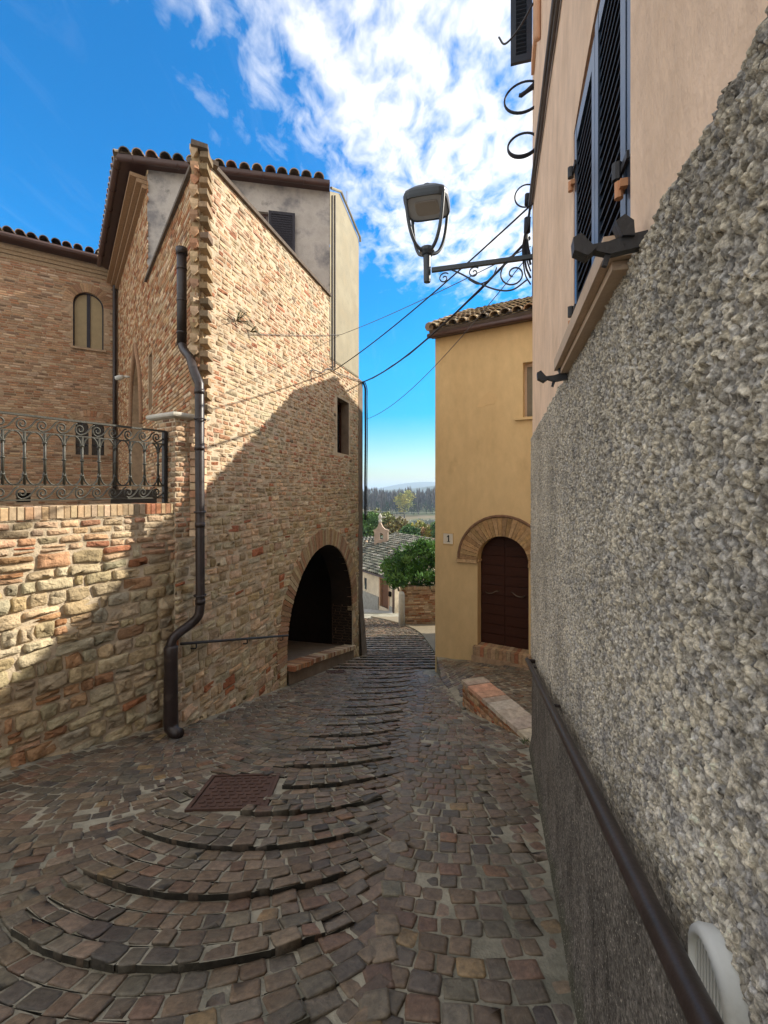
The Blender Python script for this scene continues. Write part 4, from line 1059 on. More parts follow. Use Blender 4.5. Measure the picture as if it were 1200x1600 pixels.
    rv.add([FR(wa - .01, -.155, wz0), FR(wb, -.155, wz0), FR(wb, -.155, wz1 + .06), FR(wa - .01, -.155, wz1 + .06)], [(0, 1, 2, 3)])
    wn = rv.build('window', M['plaster_trim'], t)
    um = (wa + wb) / 2
    def leaf(c0, c1, z0, z1, n0, Fr, parent, slats=True):
        s = MB(); th = .034; st = .052
        s.box((c0, n0, z0), (c0 + st, n0 + th, z1), Fr); s.box((c1 - st, n0, z0), (c1, n0 + th, z1), Fr)
        s.box((c0 + st, n0 + .001, z0), (c1 - st, n0 + th - .001, z0 + .07), Fr); s.box((c0 + st, n0 + .001, z1 - .07), (c1 - st, n0 + th - .001, z1), Fr)
        l = s.build('shutter', M['shutter'], parent)
        v = MB(); z = z0 + .085
        while z < z1 - .085:
            p = [(c0 + st - .002, n0 + .004, z + .012), (c1 - st + .002, n0 + .004, z + .012), (c1 - st + .002, n0 + .030, z - .012), (c0 + st - .002, n0 + .030, z - .012)]
            v.hexa([Fr(*q) for q in p] + [Fr(q[0], q[1], q[2] + .008) for q in p]); z += .042
        v.build('louvres', M['louvre'], l); return l
    l1 = leaf(um + .003, wb - .008, wz0 + .01, wz1 - .005, -.036, FR, wn)
    l2 = leaf(wa + .055, um - .003, wz0 + .01, wz1 + .02, -.036, FR, wn)
    jm = MB(); jm.box((wa + .004, -.15, wz0 + .004), (wa + .050, -.004, wz1 + .02), FR); jm.build('window_jamb', M['shutter'], wn)
    sl = MB(); sl.box((wa - .07, -.15, wz0 - .052), (wb + .07, .075, wz0 - .002), FR); sl.box((wa - .05, -.1, wz0 - .075), (wb + .05, .052, wz0 - .054), FR); sl.build('window_sill', M['sill'], wn)
    hb = None
    for u, z in ((wb - .002, CAMZ + .74), (wb - .002, CAMZ + 1.36), (wa + .05, CAMZ + .79), (wa + .05, CAMZ + 1.40)):
        hb = MB(); hb.tube([FR(u + .012, .012, z - .03), FR(u + .012, .012, z + .012)], .011, 8); hb.box((u - .012, -.004, z - .012), (u + .026, .014, z + .008), FR); hb.build('hinge_pin', M['copper'], wn)
    ib = None
    for u, z in ((wb - .01, CAMZ + .77), (wb - .01, CAMZ + 1.39), (wa + .062, CAMZ + .82), (wa + .062, CAMZ + 1.43)):
        ib = MB(); ib.tube([FR(u + .02, .012, z), FR(u + .02, .012, z + .045)], .013, 8); ib.box((u - .05, -.001, z + .01), (u + .018, .006, z + .030), FR); ib.build('hinge_strap', M['iron'], wn)
    # iron shutter holdbacks below the sill, one at each side
    for u, z in ((.985 / .9669, CAMZ + .545), (2.03 / .9669, CAMZ + .515)):
        h = MB()
        def slab(poly, a, b_):
            k = len(poly); vs = [FR(u + a, n, z + zz) for n, zz in poly] + [FR(u + b_, n, z + zz) for n, zz in poly]
            h.add(vs, [tuple(range(k)), tuple(range(2 * k - 1, k - 1, -1))] + [(i, (i + 1) % k, (i + 1) % k + k, i + k) for i in range(k)])
        slab([(-.02, -.012), (.03, -.016), (.075, -.022), (.108, -.010), (.112, .004), (.078, .006), (.05, .014), (-.02, .022)], -.012, .012)
        slab([(.104, -.008), (.122, -.022), (.150, -.006), (.152, .022), (.135, .030), (.121, .012)], -.018, .020)
        slab([(.028, .008), (.052, .010), (.066, .044), (.048, .056), (.030, .040)], -.022, .016)
        slab([(.070, -.016), (.084, -.018), (.090, -.042), (.080, -.046)], -.006, .006)
        h.build('shutter_holdback', M['iron'], t)
    # upper window near the far corner with one dark leaf folded out
    rv = MB(); k = 4; vs = [FR(u, -.001, z) for u, z in hole2] + [FR(u, -.16, z) for u, z in hole2]; rv.add(vs, [(i, (i + 1) % k, (i + 1) % k + k, i + k) for i in range(k)] + [(4, 5, 6, 7)])
    wu = rv.build('upper_window', M['plaster_trim'], t)
    FS = frame(*FR(wd + .03, .02, 0)[:2], FR.nrm[0], FR.nrm[1], +1)
    leaf(0.0, .205, wy0 + .02, wy1, -.017, FS, wu)
    FS2 = frame(*FR(wd + .075, .02, 0)[:2], FR.nrm[0], FR.nrm[1], +1)
    leaf(0.0, .18, wy0 + .10, wy1, -.017, FS2, wu)
    tr = MB(); tr.box((wc - .15, 0.001, wy0 - .14), (wd + .02, .03, wy0 - .02), FR); tr.build('upper_sill', M['plaster_trim'], wu)
    tr = MB(); tr.tube([FR(wc - .32, .03, wy0 - .55), FR(wc - .32, .03, wy1)], .03, 8); tr.build('rain_pipe', M['plaster_trim'], t, smooth=True)
    hk = MB(); hk.tube(smoothp([FR(wd - .2, .02, wy0 + .35), FR(wd - .15, .16, wy0 + .18), FR(wd - .05, .28, wy0 + .17), FR(wd, .34, wy0 + .3)], 6), .009, 6); hk.build('shutter_hook', M['iron'], wu, smooth=True)
    # round vent grille low on the wall
    q = hit(FR, 1105, 1500); Fv = FR; cu, cz = (.600) / .9669, CAMZ - .680
    v = MB(); r0 = .070
    vs = []; fs = []; n = 40
    for r, nn in ((r0, .0), (r0, .030), (r0 - .004, .037), (r0 - .013, .040), (r0 - .016, .038), (r0 - .018, .030)):
        for i in range(n): a = 2 * math.pi * i / n; vs.append(FR(cu + r * math.cos(a), nn, cz + r * math.sin(a)))
    for k in range(5):
        for i in range(n): fs.append((k * n + i, k * n + (i + 1) % n, (k + 1) * n + (i + 1) % n, (k + 1) * n + i))
    v.add(vs, fs); vg = v.build('vent_grille', M['white_plastic'], t, smooth=True)
    s = MB(); rr = r0 - .017
    bk = MB(); bk.add([FR(cu + rr * math.cos(2 * math.pi * i / 30), .029, cz + rr * math.sin(2 * math.pi * i / 30)) for i in range(30)], [tuple(range(30))]); bk.build('vent_hole', M['black'], vg)
    for i in range(11):
        x = -rr + (i + .5) * 2 * rr / 11; h = math.sqrt(max(0, rr * rr - x * x)); s.box((cu + x - .0022, .0295, cz - h), (cu + x + .0022, .0325, cz + h), FR)
    s.build('vent_slats', M['white_plastic'], vg)
build_right_house()

# ------------------------------------------------------------------ handrails
def build_handrails():
    t = thing('handrail', 'thick dark round handrail sloping down along the roughcast wall', 'handrail', FR(2, .06, gz(2) + .9))
    a, b = .30 / .9669, 3.93 / .9669
    def zr(u): return CAMZ - .475 - .262 * u * .9669
    m = MB(); m.tube(smoothp([FR(a, .085, zr(a)), FR(1.5, .085, zr(1.5)), FR(b - .04, .085, zr(b) + .0), FR(b, .083, zr(b) - .01), FR(b + .02, .03, zr(b) - .012)], 6), .0185, 14); m.build('rail', M['pipe'], t, smooth=True)
    for u in (.36, 2.42, 3.95):
        m = MB(); m.tube(smoothp([FR(u, .085, zr(u) - .018), FR(u, .078, zr(u) - .04), FR(u, .02, zr(u) - .045), FR(u, -.01, zr(u) - .045)], 4), .008, 8); m.build('rail_bracket', M['pipe'], t, smooth=True)
    p0 = hit(FM, 283, 1006, .08); p1 = hit(FM, 450, 993, .08)
    t = thing('handrail', 'thin dark iron handrail on the brick wall leading to the arched gateway', 'handrail', FM(p0[0], .08, p0[1]))
    m = MB(); m.tube([FM(p0[0], .08, p0[1]), FM(p1[0], .08, p1[1])], .017, 10); m.build('rail', M['iron'], t, smooth=True)
    for f in (.10, .52, .93):
        u = p0[0] + (p1[0] - p0[0]) * f; z = p0[1] + (p1[1] - p0[1]) * f
        m = MB(); m.tube(smoothp([FM(u, .08, z - .015), FM(u, .075, z - .07), FM(u, .0, z - .08)], 4), .009, 6); m.build('rail_bracket', M['iron'], t, smooth=True)
build_handrails()

# ------------------------------------------------------------------ low brick wall beside the terrace
def build_low_wall():
    zt = CAMZ - 2.76
    A = Vector((1.144, 6.51)); B = Vector((1.66, 4.80)); d = (A - B).normalized()
    FW = frame(B.x, B.y, d.x, d.y, -1); L = (A - B).length
    t = thing('low_wall', 'low brick wall with pale stone top in front of the yellow house terrace', 'wall', (A.x, A.y, gz(A.y)))
    zg = lambda u: gz(FW(u, 0, 0)[1])
    b = MB(); b.hexa([FW(-.05, 0, zg(0) - .3), FW(L - .01, 0, zg(L) - .3), FW(L - .01, -.33, zg(L) - .3), FW(-.05, -.33, zg(0) - .3), FW(-.05, 0, zt - .045), FW(L - .01, 0, zt - .045), FW(L - .01, -.33, zt - .045), FW(-.05, -.33, zt - .045)])
    core = b.build('core', M['mortar_r'], t)
    masonry(FW, 0, L, zg(L) - .05, zt - .04, lambda z: (.068, .07, .15, .010, .012, PAL_BROWN + PAL_RED, .4, 0), lambda u, z, a, b: z > zg(u) - .06, 1, .006, core, 'brickwork')
    Fe = frame(*FW(L, 0, 0)[:2], -FW.nrm[0], -FW.nrm[1], +1)
    if Fe.nrm[0] * d.x + Fe.nrm[1] * d.y < 0: Fe = frame(*FW(L, 0, 0)[:2], -FW.nrm[0], -FW.nrm[1], -1)
    masonry(Fe, 0, .33, zg(L) - .05, zt - .04, lambda z: (.068, .10, .24, .010, .012, PAL_BROWN + PAL_RED, .4, 0), lambda *a: True, 1, .004, core, 'brickwork', n0=-.01)
    c = MB(); u = -.05
    while u < L:
        w = R.uniform(.10, .30); w = min(w, L + .015 - u); z1 = zt + R.uniform(-.006, .004)
        c0 = pick([(4, (.47, .40, .31)), (3, (.43, .35, .26)), (1.6, (.44, .25, .16)), (1, (.50, .45, .37))])
        n0, n1 = .022 + R.uniform(-.006, .006), -.35 + R.uniform(-.006, .006)
        c.hexa([FW(u, n0, zt - .05), FW(u + w - .004, n0, zt - .05), FW(u + w - .004, n1, zt - .05), FW(u, n1, zt - .05), FW(u + .002, n0 - .006, z1), FW(u + w - .006, n0 - .006, z1 + R.uniform(-.003, .003)), FW(u + w - .006, n1 + .006, z1), FW(u + .002, n1 + .006, z1)], c0)
        u += w
        if w < .03: break
    c.build('coping', M['stone'], t)
build_low_wall()

# ------------------------------------------------------------------ yellow house
def build_yellow_house():
    t = thing('yellow_house', 'ochre yellow house with arched brown door and tiled roof', 'house', (1.094, 9.57, gz(9.57)))
    W, D, ze = 3.1, 5.4, CAMZ + 3.2; zb = gz(9.6) - .5
    da, db = hit(FY, 746)[0], hit(FY, 826)[0]; dz0 = hit(FY, 750, 1008)[1]; rr = (db - da) / 2; cu = (da + db) / 2
    zcr = hit(FY, 786, 838)[1]; zs = zcr - rr
    hole = arch_hole(da, db, dz0, zs, rr)
    w0 = hit(FY, 817)[0]; w1 = w0 + .75; wz1, wz0 = hit(FY, 822, 566)[1], hit(FY, 822, 652)[1]
    win = [(w0, wz0), (w1, wz0), (w1, wz1), (w0, wz1)]
    f = MB(); f.sheet([(0, zb), (W, zb), (W, ze + .25), (0, ze + .25)], [hole, win], FY)
    wall = f.build('front_wall', M['plaster_yellow'], t)
    b = MB()
    b.add([FY(0, 0, zb - 1), FY(0, -D, zb - 1.5), FY(0, -D, ze + .25), FY(0, -2.6, ze + 1.2), FY(0, 0, ze + .25)], [(0, 1, 2, 3, 4)])
    b.add([FY(W, 0, zb - 1), FY(W, -D, zb - 1.5), FY(W, -D, ze + .25), FY(W, -2.6, ze + 1.2), FY(W, 0, ze + .25)], [(4, 3, 2, 1, 0)])
    b.add([FY(0, -D, zb - 1.5), FY(W, -D, zb - 1.5), FY(W, -D, ze + .25), FY(0, -D, ze + .25)], [(0, 1, 2, 3)])
    b.build('side_walls', M['plaster_yellow'], t)
    # flaw in the plaster: a lighter mended patch
    pc = [hit(FY, px, py) for px, py in ((745, 636), (752, 622), (763, 612), (772, 615), (777, 622), (773, 631), (762, 633), (752, 637))]
    p = MB(); p.prism(pc, FY, -.002, .004); p.build('mended_patch', M['plaster_patch'], wall)
    # door with arched brick surround
    rv = MB(); k = len(hole); vs = [FY(u, -.001, z) for u, z in hole] + [FY(u, -.26, z) for u, z in hole]; rv.add(vs, [(i, (i + 1) % k, (i + 1) % k + k, i + k) for i in range(1, k)])
    rv.build('door_reveal', M['plaster_yellow'], wall)
    dr = MB(); dr.prism(arch_hole(da - .02, db + .02, dz0 - .02, zs, rr + .02), FY, -.27, -.23)
    door = dr.build('door', M['wood_door'], t)
    pn = MB(); z = dz0 + .02
    while z < zcr - .1:
        z1 = min(z + .20, zcr - .05)
        def half(zz): return rr if zz < zs else math.sqrt(max(0, rr * rr - (zz - zs) ** 2))
        for s_ in (-1, 1):
            h0, h1 = half(z) - .02, half(z1) - .02
            if min(h0, h1) < .08: continue
            q = [(cu + s_ * .012, z), (cu + s_ * h0, z), (cu + s_ * h1, z1 - .018), (cu + s_ * .012, z1 - .018)]
            pn.prism(q if s_ > 0 else q[::-1], FY, -.231, -.212)
        z = z1
    pn.build('door_boards', M['wood_door'], door)
    for s_ in (-1, 1):
        h = MB(); pz = dz0 + 1.08; c_ = cu + s_ * .25
        h.tube(smoothp([FY(c_ - .13 * s_, -.20, pz + .02), FY(c_ - .08 * s_, -.15, pz + .015), FY(c_, -.14, pz - .03), FY(c_ + .09 * s_, -.15, pz - .045), FY(c_ + .14 * s_, -.20, pz - .03)], 5), .011, 8)
        h.build('door_handle', M['brass'], door, smooth=True)
    sr = MB(); voussoirs(sr, FY, cu, zs, rr + .002, rr + .38, rr + .002, 0, math.pi, 26, [(4, (.36, .235, .12)), (3, (.38, .255, .13)), (2, (.33, .21, .105)), (.6, (.27, .17, .09))], -.05, .030, .006)
    sr.build('door_arch', M['stone'], t)
    tr = MB(); tr.tube([FY(u, .028, z) for u, z in arc(cu, zs, rr + .40, .02, math.pi - .02, 24)], .028, 6, (.20, .12, .075))
    for a, b_ in ((da - .44, da + .0), (db - .0, db + .44)): tr.box((a, -.04, zs - .065), (b_, .055, zs - .003), FY, (.48, .33, .18))
    tr.box((da - .002, -.22, zs - .05), (da + .02, -.041, zs - .004), FY, (.48, .33, .18)); tr.box((db - .02, -.22, zs - .05), (db + .002, -.041, zs - .004), FY, (.48, .33, .18))
    tr.build('arch_hood', M['stone'], t)
    st = MB(); n = 15
    for i in range(n):
        c0 = da - .06 + (db - da + .12) * i / n; c1 = da - .06 + (db - da + .12) * (i + 1) / n - .006
        c_ = pick([(3, (.36, .235, .14)), (2, (.40, .28, .17)), (1.4, (.33, .15, .085))])
        st.box((c0, -.25, dz0 - .19), (c1, .115, dz0 - .005 + R.uniform(-.004, .003)), FY, c_)
    st.build('door_step', M['stone'], t)
    s2 = MB(); s2.box((da - .08, -.02, terrace_z(8.9) - .3), (db + .25, .135, dz0 - .192), FY); s2.build('step_base', M['mortar_r'], t)
    # house number
    q0 = hit(FY, 693, 849); q1 = hit(FY, 708, 834)
    pl = MB(); pl.box((q0[0], .0, q0[1]), (q1[0], .012, q1[1]), FY); plate = pl.build('number_plate', M['white_plate'], t)
    fr = MB(); g = .012
    for a, b_ in (((q0[0] - g, q0[1] - g), (q1[0] + g, q0[1])), ((q0[0] - g, q1[1]), (q1[0] + g, q1[1] + g)), ((q0[0] - g, q0[1]), (q0[0], q1[1])), ((q1[0], q0[1]), (q1[0] + g, q1[1]))):
        fr.box((a[0], -.01, a[1]), (b_[0], .018, b_[1]), FY)
    fr.build('plate_frame', M['plaster_patch'], plate)
    cu2 = (q0[0] + q1[0]) / 2 + .012; h = q1[1] - q0[1]; z0 = q0[1] + h * .18; z1 = q1[1] - h * .16
    nb = MB(); nb.box((cu2 - .013, .0125, z0), (cu2 + .013, .015, z1), FY); nb.prism([(cu2 - .013, z1), (cu2 - .040, z1 - .035), (cu2 - .034, z1 - .048), (cu2 - .013, z1 - .030)], FY, .0125, .015); nb.box((cu2 - .032, .0125, z0 - .001), (cu2 - .0135, .0149, z0 + .012), FY); nb.box((cu2 + .0135, .0125, z0 - .001), (cu2 + .032, .0149, z0 + .012), FY)
    nb.build('number', M['ink'], plate)
    # window
    wr = MB(); k = 4; vs = [FY(u, -.001, z) for u, z in win] + [FY(u, -.20, z) for u, z in win]; wr.add(vs, [(i, (i + 1) % k, (i + 1) % k + k, i + k) for i in range(k)])
    wn = wr.build('window', M['plaster_yellow'], t)
    s = MB(); s.box((w0 + .0, -.2, wz0), (w1, -.17, wz1), FY); s.box((w0 + .045, -.168, wz0 + .05), (w1 - .045, -.155, wz1 - .06), FY); s.build('shutter', mk('grey_green_shutter', (.17, .15, .11), rough=.6), wn)
    fm = MB(); fm.box((w0 + .001, -.169, wz0), (w0 + .045, -.14, wz1), FY); fm.box((w0 + .045, -.169, wz1 - .06), (w1, -.141, wz1), FY); fm.build('window_frame', M['sill'], wn)
    sl = MB(); sl.box((w0 - .14, -.18, wz0 - .05), (w1 + .14, .07, wz0 - .002), FY); sl.build('window_sill', M['plaster_yellow'], wn)
    # eaves and roof
    o = .16; ze2 = ze + .0
    ev = MB(); ev.box((-.06, .002, ze2 + .02), (W + .1, o, ze2 + .08), FY); ev.box((-.06, o - .03, ze2 - .0), (W + .1, o + .012, ze2 + .085), FY); ev.build('eaves_board', M['gutter'], t)
    gt = MB(); gt.tube([FY(-.07, o + .06, ze2 + .02), FY(W + .1, o + .06, ze2 + .02)], .052, 10); gt.build('gutter', M['gutter'], t, smooth=True)
    sl = .47; O = Vector(FY(-.05, o + .05, ze2 + .13)); vd = Vector((-FY.nrm[0], -FY.nrm[1], sl)); Ls = (2.6 + o) * math.hypot(1, sl)
    pal = [(4, (.40, .31, .19)), (3, (.34, .26, .17)), (2, (.45, .37, .24)), (1.5, (.27, .21, .15)), (1, (.16, .13, .10)), (.7, (.36, .22, .13))]
    tiles('roof_tiles', O, (FY.d[0], FY.d[1], 0), vd, W + .2, Ls, .215, .34, t, pal, r=.092, detail=8)
    O2 = Vector(FY(W + .06, -D - o, ze2 + .13)); vd2 = Vector((FY.nrm[0], FY.nrm[1], sl * 1.0))
    tiles('roof_tiles', O2, (-FY.d[0], -FY.d[1], 0), vd2, W + .2, (D - 2.6 + o) * math.hypot(1, sl), .215, .4, t, pal, r=.092, detail=5)
    rg = MB(); zr = ze2 + .13 + (2.6 + o) * sl + .04; u = -.16
    while u < W:
        pts = [FY(u, -2.6 + .13 * math.cos(a), zr + .10 * math.sin(a)) for a in [math.pi * i / 6 for i in range(7)]]; pts2 = [FY(u + .40, -2.6 + .11 * math.cos(a), zr - .01 + .09 * math.sin(a)) for a in [math.pi * i / 6 for i in range(7)]]
        rg.add(pts + pts2, [(i, i + 1, i + 8, i + 7) for i in range(6)] + [tuple(range(7))], pick(pal)); u += .36
    rg.build('ridge_tiles', M['tile'], t)
    vg = MB(); s = .0
    while s < Ls - .1:     # verge tiles along the near gable
        p0 = O + vd.normalized() * s; p1 = O + vd.normalized() * (s + .36)
        vg.tube([p0 + Vector((0, 0, .09)), p1 + Vector((0, 0, .075))], [.095, .08], 8, pick(pal)); s += .33
    vg.build('verge_tiles', M['tile'], t)
build_yellow_house()

# unseen house added to cast the lane shadow; its roofline is shaped for that
def build_shade_house():
    t = thing('added_shade_house', 'unseen gabled house added to shade the lane, hidden behind the roughcast house', 'house', (8, 12, -4))
    prof = [(5.4, -4), (18.5, -4), (18.5, 5.6), (13.02, 8.22), (9.25, 6.38), (7.65, 5.28), (5.4, 4.0)]
    b = MB(); k = len(prof); vs = [(5.25, y, z) for y, z in prof] + [(11.5, y, z) for y, z in prof]
    b.add(vs, [tuple(range(k)), tuple(range(2 * k - 1, k - 1, -1))] + [(i, (i + 1) % k, (i + 1) % k + k, i + k) for i in range(k)]); b.build('walls', M['plaster_beige'], t)
    for (y0, z0), (y1, z1) in (((9.25, 6.48), (13.02, 8.22)), ((18.5, 5.6), (13.02, 8.22))):
        O = Vector((5.3, y0, z0 + .02)) if y0 < 12 else Vector((11.4, y0, z0 + .02)); v = Vector((0, y1 - y0, z1 - z0))
        tiles('roof_tiles', O, (1 if y0 < 12 else -1, 0, 0), v, 6.1, v.length, .24, .45, t, r=.1, bed=False, detail=5)
build_shade_house()

# ------------------------------------------------------------------ street lantern on the corner of the right house
def build_lantern():
    base = Vector(FR(UR_END - .02, .0, hit(FR, 832, 403)[1])); H = base.z
    tip = Vector((.505, 4.93, H - .02)); d = (tip - base); L = d.length; e = d.normalized()
    t = thing('wall_lantern', 'dark four armed street lantern on a scrolled wall bracket', 'street lamp', tuple(base))
    P = lambda s, z=0.0: tuple(base + e * s + Vector((0, 0, z)))
    side = Vector((-e.y, e.x, 0)).normalized()
    a = MB()
    def bar(s0, s1, z, h, w):
        p = [base + e * s0 - side * w, base + e * s1 - side * w, base + e * s1 + side * w, base + e * s0 + side * w]
        a.hexa([tuple(q + Vector((0, 0, z))) for q in p] + [tuple(q + Vector((0, 0, z + h))) for q in p])
    bar(-.06, L - .02, -.022, .045, .020); bar(-.012, .004, -.42, .52, .035)
    a.build('bracket_arm', M['lamp'], t)
    def spiral(s, z, r0, r1, a0, turns, n=26): return [P(s + (r0 + (r1 - r0) * i / n) * math.cos(a0 + turns * 2 * math.pi * i / n), z + (r0 + (r1 - r0) * i / n) * math.sin(a0 + turns * 2 * math.pi * i / n)) for i in range(n + 1)]
    for pts in (spiral(.19, -.155, .025, .155, -1.2, 1.45) , ):
        m = MB(); m.tube(pts, .009, 6); m.build('scroll', M['lamp'], t, smooth=True)
    m = MB(); m.tube(smoothp([P(.06, -.235), P(.20, -.318), P(.36, -.30), P(.56, -.20), P(.74, -.08), P(.84, -.025)], 6), .009, 6); m.build('scroll', M['lamp'], t, smooth=True)
    for s, z, r in ((.60, -.085, .062), (.92, -.105, .062)):
        m = MB(); m.tube(spiral(s, z, .012, r, .5, 1.3), .0075, 6); m.build('scroll', M['lamp'], t, smooth=True)
    m = MB(); m.tube(smoothp([P(.36, -.06), P(.42, -.17), P(.55, -.215), P(.66, -.15)], 6), .008, 6); m.build('scroll', M['lamp'], t, smooth=True)
    # lantern head
    c = tip + e * .03; k = 4.9 / 700
    zc = lambda py: CAMZ + (HY - py) * c.y / 700
    st = MB(); st.tube([c + Vector((0, 0, zc(441) - c.z)), c + Vector((0, 0, zc(437) - c.z)), c + Vector((0, 0, zc(420) - c.z)), c + Vector((0, 0, zc(398) - c.z))], [.036, .040, .040, .044], 12)
    st.tube([c + Vector((0, 0, zc(399) - c.z)), c + Vector((0, 0, zc(394) - c.z)), c + Vector((0, 0, zc(388) - c.z))], [.06, .085, .075], 12)
    st.build('stem', M['lamp'], t, smooth=False)
    rot = rad(-14)
    def sq(z, r, n=32, p=5.0):
        out = []
        for i in range(n):
            th = 2 * math.pi * i / n; cx, cy = math.cos(th), math.sin(th); q = r / (abs(cx) ** p + abs(cy) ** p) ** (1 / p)
            x, y = cx * q, cy * q; out.append((c.x + x * math.cos(rot) - y * math.sin(rot), c.y + x * math.sin(rot) + y * math.cos(rot), z))
        return out
    zr = zc(322); hd = MB(); n = 32
    zb = zr - .028
    rings = [sq(zb, .232), sq(zr - .012, .238), sq(zr, .242), sq(zr + .040, .244), sq(zr + .070, .232), sq(zr + .125, .18, p=3.5), sq(zr + .155, .11, p=2.5), sq(zr + .165, .05, p=2)]
    vs = [p for r in rings for p in r]; fs = [(j * n + i, j * n + (i + 1) % n, (j + 1) * n + (i + 1) % n, (j + 1) * n + i) for j in range(len(rings) - 1) for i in range(n)] + [tuple(range(7 * n, 8 * n))]
    # inner skirt
    o = len(vs); vs += sq(zb, .216) + sq(zr + .0, .216)
    fs += [(i, (i + 1) % n, o + (i + 1) % n, o + i) for i in range(n)] + [(o + i, o + (i + 1) % n, o + n + (i + 1) % n, o + n + i) for i in range(n)]
    hd.add(vs, fs); cap = hd.build('lamp_cap', M['lamp'], t, smooth=False)
    fi = MB(); zt = zr + .16
    fi.tube([(c.x, c.y, zt), (c.x, c.y, zt + .02), (c.x, c.y, zt + .05), (c.x, c.y, zt + .065), (c.x, c.y, zt + .072)], [.05, .055, .062, .05, .02], 14); fi.build('finial', M['lamp'], cap, smooth=True)
    pn = MB(); pn.add(sq(zr - .018, .2155), [tuple(range(n))]); panel = pn.build('lamp_panel', M['lamp_panel'], t)
    ld = MB(); q = sq(zr - .030, .12, p=8); q2 = sq(zr - .0185, .13, p=8); ld.add(q + q2, [tuple(range(n))] + [(i, (i + 1) % n, n + (i + 1) % n, n + i) for i in range(n)]); ld.build('light_module', mk('grey_lens', (.30, .30, .30), rough=.3, bump=0, var=.05), panel)
    for i in range(4):
        th = math.pi / 4 + i * math.pi / 2 + rot; cx, cy = math.cos(th), math.sin(th)
        pts = [(.285, zr + .02), (.272, zr - .10), (.25, zc(355)), (.215, zc(372)), (.16, zc(386)), (.09, zc(393)), (.04, zc(394))]
        m = MB(); m.tube(smoothp([(c.x + cx * r, c.y + cy * r, z) for r, z in pts], 5), .019, 8); m.build('lantern_arm', M['lamp'], t, smooth=True)
build_lantern()

